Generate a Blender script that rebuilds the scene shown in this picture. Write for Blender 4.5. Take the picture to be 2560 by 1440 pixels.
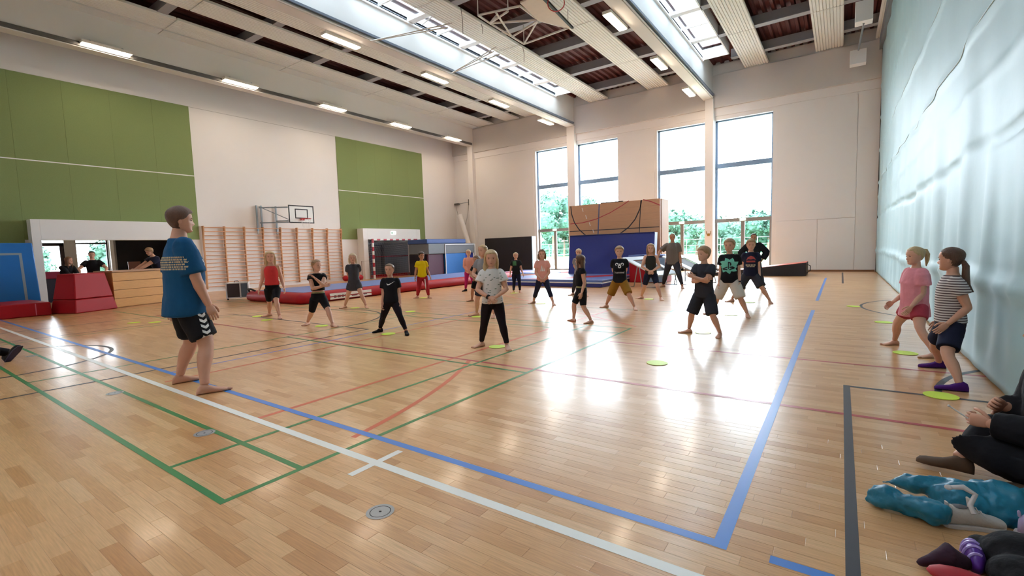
import bpy, bmesh, math, random
import numpy as np
from mathutils import Vector, Matrix, Quaternion
from mathutils.bvhtree import BVHTree

scene = bpy.context.scene
COL = scene.collection
for _o in list(bpy.data.objects):
    bpy.data.objects.remove(_o)
PI = math.pi
random.seed(7)

# ------------------------------------------------------------------ camera
CF, CYAW, CPITCH, CROLL, CH = 1174.55, -0.612035, -0.0826455, 0.031167, 1.33
def _cam_basis():
    cy, sy, cp, sp = math.cos(CYAW), math.sin(CYAW), math.cos(CPITCH), math.sin(CPITCH)
    F = Vector((sy * cp, cy * cp, sp)); R0 = Vector((cy, -sy, 0)); D = F.cross(R0)
    c, s = math.cos(CROLL), math.sin(CROLL)
    return R0 * c + D * s, R0 * -s + D * c, F
CR, CD, CFW = _cam_basis()
CAM = Vector((0, 0, CH))
cam_data = bpy.data.cameras.new('camera')
cam_data.sensor_width = 36.0
cam_data.lens = CF * 36.0 / 2560.0
cam_data.clip_end = 400
cam = bpy.data.objects.new('camera', cam_data)
M = Matrix((CR, -CD, -CFW)).transposed().to_4x4()
M.translation = CAM
cam.matrix_world = M
COL.objects.link(cam)
scene.camera = cam

def ray(x, y): return CFW * CF + CR * (x - 1280) + CD * (y - 720)
def gz(x, y, z=0.0):
    v = ray(x, y); return CAM + v * ((z - CH) / v.z)
def gy(x, y, Y):
    v = ray(x, y); return CAM + v * (Y / v.y)
def gx(x, y, X):
    v = ray(x, y); return CAM + v * (X / v.x)
def proj(P):
    v = Vector(P) - CAM; w = v.dot(CFW)
    return 1280 + CF * v.dot(CR) / w, 720 + CF * v.dot(CD) / w, w

# ------------------------------------------------------------------ world + exposure
world = bpy.data.worlds.new('overcast_sky'); scene.world = world
world.use_nodes = True
_nt = world.node_tree
_bg = _nt.nodes['Background']
_bg.inputs[0].default_value = (0.80, 0.91, 1.0, 1)
_bg.inputs[1].default_value = 7.0
scene.view_settings.view_transform = 'Standard'
scene.view_settings.look = 'None'
scene.view_settings.exposure = 1.85
scene.view_settings.gamma = 1.0
scene.view_settings.use_curve_mapping = False
LAMP_E = 16.0

# ------------------------------------------------------------------ materials
def lin(c):
    if isinstance(c, str):
        c = [int(c[i:i + 2], 16) / 255 for i in (0, 2, 4)]
    return tuple((v / 12.92 if v <= .04045 else ((v + .055) / 1.055) ** 2.4) for v in c) + (1,)
MATS = {}
def mat(name, col, rough=.6, metal=0, vary=.06, scale=8, bump=0, bscale=60, spec=.5, coat=0, emit=0, emitcol=None, stretch=None, sheen=0):
    if name in MATS: return MATS[name]
    m = bpy.data.materials.new(name); m.use_nodes = True
    nt = m.node_tree; N = nt.nodes; L = nt.links
    b = N['Principled BSDF']
    c = lin(col) if isinstance(col, str) or len(col) == 3 else col
    b.inputs['Roughness'].default_value = rough
    b.inputs['Metallic'].default_value = metal
    b.inputs['Specular IOR Level'].default_value = spec
    b.inputs['Coat Weight'].default_value = coat
    if sheen: b.inputs['Sheen Weight'].default_value = sheen
    tc = N.new('ShaderNodeTexCoord')
    src = tc.outputs['Object']
    if stretch:
        mp = N.new('ShaderNodeMapping'); mp.inputs['Scale'].default_value = stretch
        L.new(src, mp.inputs['Vector']); src = mp.outputs['Vector']
    if vary:
        nz = N.new('ShaderNodeTexNoise'); nz.inputs['Scale'].default_value = scale; nz.inputs['Detail'].default_value = 4
        L.new(src, nz.inputs['Vector'])
        mx = N.new('ShaderNodeMix'); mx.data_type = 'RGBA'
        mx.inputs[6].default_value = tuple(min(1, v * (1 - vary)) for v in c[:3]) + (1,)
        mx.inputs[7].default_value = tuple(min(1, v * (1 + vary)) for v in c[:3]) + (1,)
        L.new(nz.outputs['Fac'], mx.inputs[0]); L.new(mx.outputs[2], b.inputs['Base Color'])
    else:
        b.inputs['Base Color'].default_value = c
    if bump:
        n2 = N.new('ShaderNodeTexNoise'); n2.inputs['Scale'].default_value = bscale; n2.inputs['Detail'].default_value = 3
        L.new(src, n2.inputs['Vector'])
        bp = N.new('ShaderNodeBump'); bp.inputs['Strength'].default_value = bump; bp.inputs['Distance'].default_value = .02
        L.new(n2.outputs['Fac'], bp.inputs['Height']); L.new(bp.outputs['Normal'], b.inputs['Normal'])
    if emit:
        b.inputs['Emission Color'].default_value = lin(emitcol) if emitcol else c
        b.inputs['Emission Strength'].default_value = emit
    MATS[name] = m
    return m

def glass_mat(name, tint=(1, 1, 1, 1), refl=.06):
    if name in MATS: return MATS[name]
    m = bpy.data.materials.new(name); m.use_nodes = True
    nt = m.node_tree; N = nt.nodes; L = nt.links
    for n in list(N): N.remove(n)
    out = N.new('ShaderNodeOutputMaterial'); mix = N.new('ShaderNodeMixShader')
    tr = N.new('ShaderNodeBsdfTransparent'); tr.inputs[0].default_value = tint
    gl = N.new('ShaderNodeBsdfGlossy'); gl.inputs['Roughness'].default_value = .02
    lw = N.new('ShaderNodeLayerWeight'); lw.inputs[0].default_value = .25
    mul = N.new('ShaderNodeMath'); mul.operation = 'MULTIPLY_ADD'
    L.new(lw.outputs['Fresnel'], mul.inputs[0]); mul.inputs[1].default_value = .5; mul.inputs[2].default_value = refl * .3
    L.new(mul.outputs[0], mix.inputs[0]); L.new(tr.outputs[0], mix.inputs[1]); L.new(gl.outputs[0], mix.inputs[2])
    L.new(mix.outputs[0], out.inputs[0])
    MATS[name] = m
    return m

PLW, PLL = 0.072, 0.46          # parquet stave width (along Y) and length (along X)
def floor_mat():
    m = bpy.data.materials.new('beech_parquet'); m.use_nodes = True
    nt = m.node_tree; N = nt.nodes; L = nt.links
    b = N['Principled BSDF']
    geo = N.new('ShaderNodeNewGeometry'); sep = N.new('ShaderNodeSeparateXYZ'); L.new(geo.outputs['Position'], sep.inputs[0])
    def mth(op, a, bb=None, cc=None):
        n = N.new('ShaderNodeMath'); n.operation = op
        for i, v in enumerate((a, bb, cc)):
            if v is None: continue
            if isinstance(v, (int, float)): n.inputs[i].default_value = v
            else: L.new(v, n.inputs[i])
        return n.outputs[0]
    row = mth('FLOOR', mth('DIVIDE', sep.outputs['Y'], PLW))
    off = mth('FRACT', mth('MULTIPLY', row, 0.3819660))
    xo = mth('ADD', mth('DIVIDE', sep.outputs['X'], PLL), off)
    colm = mth('FLOOR', xo)
    cmb = N.new('ShaderNodeCombineXYZ'); L.new(row, cmb.inputs[0]); L.new(colm, cmb.inputs[1])
    wn = N.new('ShaderNodeTexWhiteNoise'); wn.noise_dimensions = '2D'; L.new(cmb.outputs[0], wn.inputs['Vector'])
    ramp = N.new('ShaderNodeValToRGB')
    cr = ramp.color_ramp; cr.interpolation = 'LINEAR'
    cr.elements[0].position = 0; cr.elements[0].color = lin('c68c57')
    cr.elements[1].position = 1; cr.elements[1].color = lin('e0b384')
    e = cr.elements.new(.12); e.color = lin('cf9a66')
    e = cr.elements.new(.5); e.color = lin('d7a370')
    e = cr.elements.new(.85); e.color = lin('dcab79')
    L.new(wn.outputs['Value'], ramp.inputs[0])
    # grain along X
    mp = N.new('ShaderNodeMapping'); mp.inputs['Scale'].default_value = (2.2, 45, 1)
    L.new(geo.outputs['Position'], mp.inputs['Vector'])
    nz = N.new('ShaderNodeTexNoise'); nz.inputs['Scale'].default_value = 3; nz.inputs['Detail'].default_value = 5
    L.new(mp.outputs[0], nz.inputs['Vector'])
    mx = N.new('ShaderNodeMix'); mx.data_type = 'RGBA'; mx.blend_type = 'MULTIPLY'; mx.inputs[0].default_value = 1
    g = N.new('ShaderNodeValToRGB'); g.color_ramp.elements[0].color = (.84, .82, .79, 1); g.color_ramp.elements[1].color = (1.08, 1.08, 1.08, 1)
    g.color_ramp.elements[0].position = .3; g.color_ramp.elements[1].position = .7
    L.new(nz.outputs['Fac'], g.inputs[0]); L.new(ramp.outputs[0], mx.inputs[6]); L.new(g.outputs[0], mx.inputs[7])
    # hairline joints
    fy = mth('FRACT', mth('DIVIDE', sep.outputs['Y'], PLW)); fx = mth('FRACT', xo)
    j1 = mth('LESS_THAN', fy, .02); j2 = mth('LESS_THAN', fx, .004); jm = mth('MAXIMUM', j1, j2)
    mj = N.new('ShaderNodeMix'); mj.data_type = 'RGBA'; mj.blend_type = 'MULTIPLY'
    L.new(mth('MULTIPLY', jm, .28), mj.inputs[0]); L.new(mx.outputs[2], mj.inputs[6]); mj.inputs[7].default_value = (.35, .25, .16, 1)
    L.new(mj.outputs[2], b.inputs['Base Color'])
    # lacquer: slightly uneven gloss, faint cupping of the boards
    n3 = N.new('ShaderNodeTexNoise'); n3.inputs['Scale'].default_value = 1.3; L.new(geo.outputs['Position'], n3.inputs['Vector'])
    mr = N.new('ShaderNodeMapRange'); mr.inputs[3].default_value = .25; mr.inputs[4].default_value = .36
    L.new(n3.outputs['Fac'], mr.inputs[0]); L.new(mr.outputs[0], b.inputs['Roughness'])
    b.inputs['Specular IOR Level'].default_value = .5
    b.inputs['Coat Weight'].default_value = .25; b.inputs['Coat Roughness'].default_value = .12
    bp = N.new('ShaderNodeBump'); bp.inputs['Strength'].default_value = .05; bp.inputs['Distance'].default_value = .004
    mpb = N.new('ShaderNodeMapping'); mpb.inputs['Scale'].default_value = (3, 14, 1); L.new(geo.outputs['Position'], mpb.inputs['Vector'])
    n4 = N.new('ShaderNodeTexNoise'); n4.inputs['Scale'].default_value = 1; L.new(mpb.outputs[0], n4.inputs['Vector'])
    L.new(n4.outputs['Fac'], bp.inputs['Height']); L.new(bp.outputs['Normal'], b.inputs['Normal'])
    return m

# ------------------------------------------------------------------ mesh helpers
class MB:
    def __init__(s): s.v = []; s.f = []
    def add(s, vs, fs):
        o = len(s.v); s.v += [tuple(p) for p in vs]; s.f += [tuple(i + o for i in f) for f in fs]; return s
    def box(s, x0, x1, y0, y1, z0, z1):
        return s.hexa([(x0, y0, z0), (x1, y0, z0), (x1, y1, z0), (x0, y1, z0), (x0, y0, z1), (x1, y0, z1), (x1, y1, z1), (x0, y1, z1)])
    def hexa(s, p):
        return s.add(p, [(3, 2, 1, 0), (4, 5, 6, 7), (0, 1, 5, 4), (1, 2, 6, 5), (2, 3, 7, 6), (3, 0, 4, 7)])
    def bar(s, a, b, w, h=None, up=(0, 0, 1)):
        a = Vector(a); b = Vector(b); h = w if h is None else h
        d = (b - a).normalized(); u = Vector(up)
        if abs(d.dot(u)) > .98: u = Vector((0, 1, 0))
        x = d.cross(u).normalized() * w / 2; y = x.normalized().cross(d).normalized() * h / 2
        return s.hexa([a - x - y, a + x - y, b + x - y, b - x - y, a - x + y, a + x + y, b + x + y, b - x + y])
    def tube(s, pts, r, n=8, cap=True):
        pts = [Vector(p) for p in pts]
        rs = r if isinstance(r, (list, tuple)) else [r] * len(pts)
        rings = []
        prev = None
        for i, p in enumerate(pts):
            d = (pts[min(i + 1, len(pts) - 1)] - pts[max(i - 1, 0)])
            d = d.normalized() if d.length > 1e-9 else Vector((0, 0, 1))
            if prev is None:
                u = Vector((0, 0, 1)) if abs(d.z) < .9 else Vector((1, 0, 0))
                x = d.cross(u).normalized()
            else:
                x = (prev - d * prev.dot(d)).normalized()
            prev = x; y = d.cross(x)
            rings.append([p + (x * math.cos(2 * PI * k / n) + y * math.sin(2 * PI * k / n)) * rs[i] for k in range(n)])
        vs = [q for rg in rings for q in rg]; fs = []
        for i in range(len(rings) - 1):
            for k in range(n):
                k2 = (k + 1) % n
                fs.append((i * n + k, i * n + k2, (i + 1) * n + k2, (i + 1) * n + k))
        if cap:
            fs.append(tuple(range(n - 1, -1, -1))); fs.append(tuple((len(rings) - 1) * n + k for k in range(n)))
        return s.add(vs, fs)
    def ell(s, c, r, n=12, m=8, R=None):
        c = Vector(c); vs = []; fs = []
        r = (r, r, r) if isinstance(r, (int, float)) else r
        for i in range(m + 1):
            t = PI * i / m
            for k in range(n):
                a = 2 * PI * k / n
                p = Vector((r[0] * math.sin(t) * math.cos(a), r[1] * math.sin(t) * math.sin(a), r[2] * math.cos(t)))
                if R is not None: p = R @ p
                vs.append(c + p)
        for i in range(m):
            for k in range(n):
                k2 = (k + 1) % n
                fs.append((i * n + k, (i + 1) * n + k, (i + 1) * n + k2, i * n + k2))
        return s.add(vs, fs)
    def prism(s, poly, a, b):
        """poly: list of 3d points (planar); extruded by vector from a (Vector offset) to b"""
        a = Vector(a); b = Vector(b); n = len(poly)
        vs = [Vector(p) + a for p in poly] + [Vector(p) + b for p in poly]
        fs = [tuple(range(n - 1, -1, -1)), tuple(range(n, 2 * n))]
        for k in range(n): fs.append((k, (k + 1) % n, n + (k + 1) % n, n + k))
        return s.add(vs, fs)
    def disc(s, c, r, n=24, z=0):
        c = Vector(c)
        return s.add([c + Vector((r * math.cos(2 * PI * k / n), r * math.sin(2 * PI * k / n), 0)) for k in range(n)], [tuple(range(n))])
    def mesh(s, name, smooth=False):
        me = bpy.data.meshes.new(name); me.from_pydata(s.v, [], s.f); me.validate()
        bm = bmesh.new(); bm.from_mesh(me)
        bmesh.ops.remove_doubles(bm, verts=bm.verts, dist=1e-6)
        bmesh.ops.recalc_face_normals(bm, faces=bm.faces); bm.to_mesh(me); bm.free()
        if smooth:
            me.polygons.foreach_set('use_smooth', [True] * len(me.polygons))
            me.set_sharp_from_angle(angle=math.radians(50))
        return me

def tag(o, label=None, cat=None, group=None, kind=None):
    if label: o['label'] = label
    if cat: o['category'] = cat
    if group: o['group'] = group
    if kind: o['kind'] = kind
    return o
def obj(name, mb, m=None, parent=None, smooth=False, bevel=0, label=None, cat=None, group=None, kind=None, loc=None, rot=None):
    me = mb.mesh(name, smooth) if isinstance(mb, MB) else mb
    o = bpy.data.objects.new(name, me); COL.objects.link(o)
    if m is not None and not me.materials: me.materials.append(m)
    if parent is not None: o.parent = parent
    if loc is not None: o.location = loc
    if rot is not None: o.rotation_euler = rot
    if bevel:
        bv = o.modifiers.new('bevel', 'BEVEL'); bv.width = bevel; bv.segments = 2; bv.limit_method = 'ANGLE'
        if not smooth: me.polygons.foreach_set('use_smooth', [True] * len(me.polygons)); bv.harden_normals = True
    tag(o, label, cat, group, kind)
    return o
def thing(name, label, cat, loc=(0, 0, 0), rz=0, group=None):
    o = bpy.data.objects.new(name, None); COL.objects.link(o)
    o.empty_display_size = .1
    o.location = loc; o.rotation_euler = (0, 0, rz)
    return tag(o, label, cat, group)
def copy_tree(o, parent=None):
    c = o.copy(); COL.objects.link(c); c.parent = parent
    for ch in list(o.children): copy_tree(ch, c)
    return c
B = lambda *a: MB().box(*a)

XL, YF, YN, XR = -20.8, 23.5, -1.6, 4.2      # left wall face, far wall face, near wall, added light stop beyond the curtain
ZB, ZS, ZD = 7.83, 8.9, 9.35                  # beam underside, ceiling strips, roof deck
XC = 1.14                                     # divider curtain
M_WALL = mat('wall_paint', 'ebe6e3', .85, vary=.015, scale=1.2, bump=.04, bscale=180)
M_WHITE = mat('white_paint', 'efedec', .7, vary=.01)
M_BEAM = mat('beam_paint', 'dedad4', .8, vary=.02, scale=2)
M_GREEN = mat('green_felt_panel', '84935f', .95, vary=.12, scale=60, bump=.15, bscale=300)
M_STEEL = mat('galvanised_steel', '9aa3aa', .4, metal=.8, vary=.05)
M_GREYF = mat('grey_window_frame', '79808a', .5, vary=.03)
M_BLACK = mat('black_rubber', '15151a', .6, vary=.1)
GLASS = glass_mat('window_glass')
# ================================================================== SETTING
# ---- floor
M_FLOOR = floor_mat()
floor = obj('floor', B(-26.5, XR, YN, YF + .3, -.12, 0), M_FLOOR, kind='structure')
def stave_list():
    L = []
    for r in range(int(YN / PLW), int(9 / PLW)):
        off = (r * 0.3819660) % 1.0
        for c in range(int(-9 / PLL) - 2, int(1.1 / PLL) + 2):
            x0 = (c - off) * PLL; yc = (r + .5) * PLW; xc = x0 + PLL / 2
            px, py, w = proj((xc, yc, 0))
            if w < .3 or not (-60 < px < 2620 and -40 < py < 1500): continue
            d = math.hypot(xc, yc)
            if PLW * CH * CF / d ** 2 < 8: continue
            L.append((d, x0, yc))
    L.sort(); return L
_st = stave_list()
g_ = .0006
_sm = MB(); _c = .0012
_sm.add([(g_, -PLW / 2 + g_, 0), (PLL - g_, -PLW / 2 + g_, 0), (PLL - g_, PLW / 2 - g_, 0), (g_, PLW / 2 - g_, 0),
         (g_ + _c, -PLW / 2 + g_ + _c, .0008), (PLL - g_ - _c, -PLW / 2 + g_ + _c, .0008), (PLL - g_ - _c, PLW / 2 - g_ - _c, .0008), (g_ + _c, PLW / 2 - g_ - _c, .0008)],
        [(4, 5, 6, 7), (0, 1, 5, 4), (1, 2, 6, 5), (2, 3, 7, 6), (3, 0, 4, 7)])
_stave = _sm.mesh('parquet_stave'); _stave.materials.append(M_FLOOR)
for d, x0, yc in _st[:300]:
    o = bpy.data.objects.new('parquet_stave', _stave); COL.objects.link(o); o.parent = floor; o.location = (x0, yc, 0)
_rest = MB()
for d, x0, yc in _st[300:]:
    _rest.add([(v[0] + x0, v[1] + yc, v[2]) for v in _sm.v], _sm.f)
if _rest.v: obj('parquet_staves', _rest, M_FLOOR, floor, kind='stuff')

# ---- court lines (paint on the floor)
M_LW = mat('line_white', 'ece8e0', .35, vary=.02); M_LB = mat('line_blue', '3f7fce', .35, vary=.03)
M_LG = mat('line_green', '2e7d43', .35, vary=.04); M_LR = mat('line_red', 'b43a40', .35, vary=.06)
M_LK = mat('line_black', '33313a', .4, vary=.06); M_LP = mat('line_violet', '7f7ac0', .35, vary=.05)
M_LO = mat('line_orange', 'd2603f', .35, vary=.05)
ZL = {M_LO: .0011, M_LR: .0012, M_LP: .00125, M_LK: .0013, M_LG: .0014, M_LB: .0016, M_LW: .0018}
LN = [0]
def line(m, x0, y0, x1, y1, w):
    a = Vector((x0, y0, 0)); b = Vector((x1, y1, 0)); d = (b - a).normalized(); n = Vector((-d.y, d.x, 0)) * w / 2
    LN[0] += 1; z = Vector((0, 0, ZL[m] + LN[0] * 2e-6)); e = d * w / 2
    obj('court_line', MB().add([a - n - e + z, b - n + e + z, b + n + e + z, a + n - e + z], [(0, 1, 2, 3)]), m, floor)
def arc(m, cx, cy, r, a0, a1, w, n=32):
    LN[0] += 1; z = ZL[m] + LN[0] * 2e-6; vs = []; fs = []
    for k in range(n + 1):
        a = math.radians(a0 + (a1 - a0) * k / n)
        for q in (r - w / 2, r + w / 2): vs.append((cx + q * math.cos(a), cy + q * math.sin(a), z))
    for k in range(n): fs.append((2 * k, 2 * k + 1, 2 * k + 3, 2 * k + 2))
    obj('court_arc', MB().add(vs, fs), m, floor)
# badminton court (green)
bx0, bx1, by0, by1 = -16.14, -2.742, 1.09, 7.19
for y in (by0, by0 + .46, by1 - .46, by1): line(M_LG, bx0, y, bx1, y, .04)
for x in (bx1, bx1 - .76, bx0, bx0 + .76, -7.47, -11.42): line(M_LG, x, by0, x, by1, .04)
line(M_LG, bx1, 4.13, -7.47, 4.13, .04); line(M_LG, bx0, 4.13, -11.42, 4.13, .04)
line(M_LG, -2.742, 9.3, -2.742, 15.4, .04); line(M_LG, -2.742, 9.3, -9, 9.3, .04)
line(M_LW, -20.2, 1.85, 1.0, 1.85, .06); line(M_LW, -2.4, 1.68, -2.4, 2.03, .05)
line(M_LB, -20.0, 2.125, -.41, 2.125, .055)
line(M_LB, -.41, 2.125, -.41, 10.45, .06); line(M_LB, -.41, 12.15, -.41, 19.4, .06)
line(M_LB, -.19, 2.13, -.02, 2.13, .055)
line(M_LK, .067, -1.2, .067, 5.13, .05); line(M_LK, .067, 5.13, XC + .6, 5.13, .045)
line(M_LK, .06, 17.2, .06, 22.6, .05)
line(M_LR, -13.5, 4.285, XC + .6, 4.285, .05); line(M_LR, -2.6, 6.07, XC + .6, 6.07, .045)
line(M_LO, -3.92, 1.89, -3.92, 9.0, .05); line(M_LO, -6.02, 1.95, -6.02, 9.2, .045)
line(M_LP, -6.48, 2.12, -6.48, 9.2, .045)
line(M_LK, -6.8, -1.2, -6.8, 5.23, .045); line(M_LK, -11.75, -1.2, -11.75, 5.23, .045); line(M_LK, -6.8, 5.23, -11.75, 5.23, .045)
arc(M_LK, -9.27, 5.23, 1.8, 0, 180, .05)
arc(M_LK, -9.35, 1.05, 1.25, -5, 180, .05); line(M_LK, -8.09, .2, -8.09, 1.05, .05)
line(M_LK, -13.35, -1.2, -13.35, 6.6, .05)
arc(M_LK, 2.5, 5.13, 1.8, 95, 180, .05); arc(M_LK, 2.14, 11.42, 1.8, 110, 250, .045)
arc(M_LO, -9.4, 1.0, 6.6, 9, 30, .05)
line(M_LO, -2.742, 7.4, -9.5, 12.0, .045)
# floor sockets and tape marks
M_SOCK = mat('socket_metal', 'a8a6a4', .4, metal=.3, vary=.05)
for x in (-1.92, -3.96, -6.0, -9.59):
    t = obj('floor_socket', MB().add([(x + .072 * math.cos(a * PI / 14), 1.49 + .072 * math.sin(a * PI / 14), .0022) for a in range(28)], [tuple(range(28))]), M_SOCK, floor)
    rg = MB(); vs = []; fs = []
    for k in range(28):
        for q in (.05, .054): vs.append((x + q * math.cos(k * PI / 14), 1.49 + q * math.sin(k * PI / 14), .0026))
    for k in range(28): fs.append((2 * k, 2 * k + 1, (2 * k + 3) % 56, (2 * k + 2) % 56))
    obj('socket_ring', MB().add(vs, fs), M_BLACK, t)
    obj('socket_keyhole', MB().add([(x + .007 * math.cos(a * PI / 6), 1.49 + .007 * math.sin(a * PI / 6), .0026) for a in range(12)], [tuple(range(12))]), M_BLACK, t)

# ---- left wall with two openings, green panels
P1 = (3.66, 7.35, 2.06); P2 = (15.95, 19.42, 2.08)
wl = MB(); x0, x1 = XL - .3, XL
wl.box(x0, x1, YN - .3, YF + .3, 2.08, 9.9)
for a, b in ((YN - .3, P1[0]), (P1[1], P2[0]), (P2[1], YF + .3)): wl.box(x0, x1, a, b, 0, 2.08)
wall_left = obj('wall_left', wl, M_WALL, kind='structure')
def green_panels(ya, yb):
    n = max(1, round((yb - ya) / 1.2)); w = (yb - ya) / n
    for k in range(n):
        pa, pb = ya + k * w, ya + (k + 1) * w
        zl_ = 2.09 if any(pa < q[1] + .2 and pb > q[0] - .2 for q in (P1, P2)) else 1.92
        for z0, z1 in ((zl_, 4.54), (4.575, 7.2)):
            obj('green_panel', B(XL, XL + .03, ya + k * w + .0015, ya + (k + 1) * w - .0015, z0, z1), M_GREEN, wall_left)
    obj('white_strip', B(XL, XL + .028, ya, yb, 4.54, 4.575), M_WHITE, wall_left)
green_panels(-1.5, 8.24); green_panels(14.7, 20.58)
obj('wall_groove', B(XL, XL + .004, 8.25, 14.69, 7.19, 7.2), mat('groove_grey', 'a39c96', .9), wall_left)
# projecting white surrounds of the two openings
def portal(nm, ya, yb, zt, op, side_mat):
    p = MB()
    p.box(XL + .001, -20.3, ya, op[0], 0, zt); p.box(XL + .001, -20.3, op[1], yb, 0, zt); p.box(XL + .001, -20.3, op[0], op[1], op[2], zt)
    return obj(nm, p, M_WHITE, bevel=.006, kind='structure')
trim_1 = portal('trim_1', 3.45, 7.55, 2.70, P1, M_WHITE)
trim_2 = portal('trim_2', 15.66, 19.7, 2.64, P2, M_WHITE)
M_EXITG = mat('exit_sign_white', 'eef4ee', .5, vary=0, emit=1.2, emitcol='f0fff0'); M_EXITD = mat('exit_pictogram_green', '3f9b5a', .5, vary=0)
ex = thing('exit_sign', 'small pale exit sign on the white surround above the handball goal', 'exit sign', (-20.295, 17.68, 2.42))
obj('sign_plate', B(0, .012, -.17, .17, -.08, .08), M_EXITG, ex)
obj('pictogram', B(.012, .014, -.15, -.06, -.06, .06), M_EXITD, ex); obj('pictogram', B(.012, .014, .03, .07, -.06, .04), M_EXITD, ex)

# ---- kiosk room behind opening 1
kr = MB()
KX = -25.2
kr.box(KX - .2, XL - .3, 3.0, 3.2, 0, 2.6); kr.box(KX - .2, XL - .3, 9.4, 9.6, 0, 2.6); kr.box(KX - .2, XL - .3, 3.0, 9.6, 2.6, 2.8)
W = ((4.36, 5.16), (5.52, 6.52))
kr.box(KX - .2, KX, 3.0, W[0][0], 0, 2.6); kr.box(KX - .2, KX, W[0][1], W[1][0], 0, 2.6); kr.box(KX - .2, KX, W[1][1], 9.6, 0, 2.6)
kr.box(KX - .2, KX, W[0][0], W[1][1], 0, .85)
obj('wall_kiosk', kr, mat('kiosk_paint', 'b9b4b2', .85), kind='structure')
M_DKF = mat('dark_window_frame', '3a2c2e', .5)
for i, (a, b) in enumerate(W):
    wn = MB(); wn.box(KX - .12, KX - .04, a, b, 2.06, 2.13)
    if i == 0: wn.box(KX - .12, KX - .04, b - .13, b, .85, 2.1); wn.box(KX - .12, KX - .04, a, a + .08, .85, 2.1); wn.box(KX - .12, KX - .04, a, b, 2.0, 2.1)
    else: wn.box(KX - .12, KX - .04, b - .05, b, .85, 2.6)
    w_ = obj('window_%d' % (5 + i), wn, M_DKF, kind='structure')
    obj('pane', B(KX - .085, KX - .08, a, b, .85, 2.6), GLASS, w_)
obj('black_screen', B(KX + .02, KX + .06, 6.78, 9.2, .7, 2.5), mat('black_cloth', '0b0a0f', .7), label='large black board on the back wall of the kiosk room', cat='board')
obj('trim_3', B(KX, KX + .12, 6.56, 6.68, 0, 2.6), M_WHITE, kind='structure')

# ---- store room behind opening 2
sr = MB()
sr.box(-24.4, XL - .3, 15.2, 15.4, 0, 2.8); sr.box(-24.4, XL - .3, 20.2, 20.4, 0, 2.8); sr.box(-24.6, -24.4, 15.2, 20.4, 0, 2.8); sr.box(-24.6, XL - .3, 15.2, 20.4, 2.8, 2.9)
obj('wall_store', sr, mat('store_paint', 'a9b1bb', .9), kind='structure')
sl = thing('store_fill_lamp', 'added fill lamp under the ceiling of the store room behind the goal', 'lamp', (-22.4, 17.8, 2.72))  # invented lamp, added to brighten the dark room behind the net
obj('housing', B(-.12, .12, -.6, .6, 0, .07), M_WHITE, sl); obj('diffuser', B(-.1, .1, -.57, .57, -.012, 0), mat('store_fill_glow', 'f2f6ff', .5, vary=0, emit=3.0, emitcol='eef4ff'), sl)

# ---- far wall with four tall window and door bays
WB = ((-14.59, -12.36), (-11.92, -9.56), (-7.54, -5.23), (-4.88, -2.51)); WT = 6.9
wf = MB(); y0, y1 = YF, YF + .35
wf.box(XL - .3, XR, y0, y1, WT, 9.9)
xs = [XL - .3] + [v for w in WB for v in w] + [XR]
for k in range(0, len(xs), 2): wf.box(xs[k], xs[k + 1], y0, y1, 0, WT)
wall_far = obj('wall_far', wf, M_WALL, kind='structure')
obj('header_beam', B(XL, XC + .5, YF - .16, YF, 7.42, 8.85), mat('header_painted_shade', 'd3cdc8', .85, vary=.015), wall_far, bevel=.01)  # greyer than the wall: shade on the upper wall put into the colour
obj('ledge', B(XL, XC + .5, YF - .05, YF, 7.06, 7.42), M_WALL, wall_far, bevel=.01)
for a, b, c, d in ((-2.36, .42, 2.18, 6.98), (-2.36, -.85, .06, 2.165), (-.84, .42, .06, 2.165), (.44, 1.6, .06, 6.98), (-19.0, -14.72, .06, 6.95), (-9.44, -7.66, .06, 6.95)):
    obj('wall_panel', B(a, b, YF - .022, YF, c, d), M_WALL, wall_far, bevel=.004)
for x0, x1 in ((-19.43, -19.03), (-12.37, -11.92), (-5.24, -4.88)):
    obj('pilaster', B(x0, x1, YF - .28, YF, 0, ZB), M_WALL, wall_far, bevel=.01)
obj('baseboard_far', B(-2.4, 1.1, YF - .035, YF - .022, 0, .07), mat('baseboard_wood', '8a5a3c', .5), kind='structure')
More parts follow.
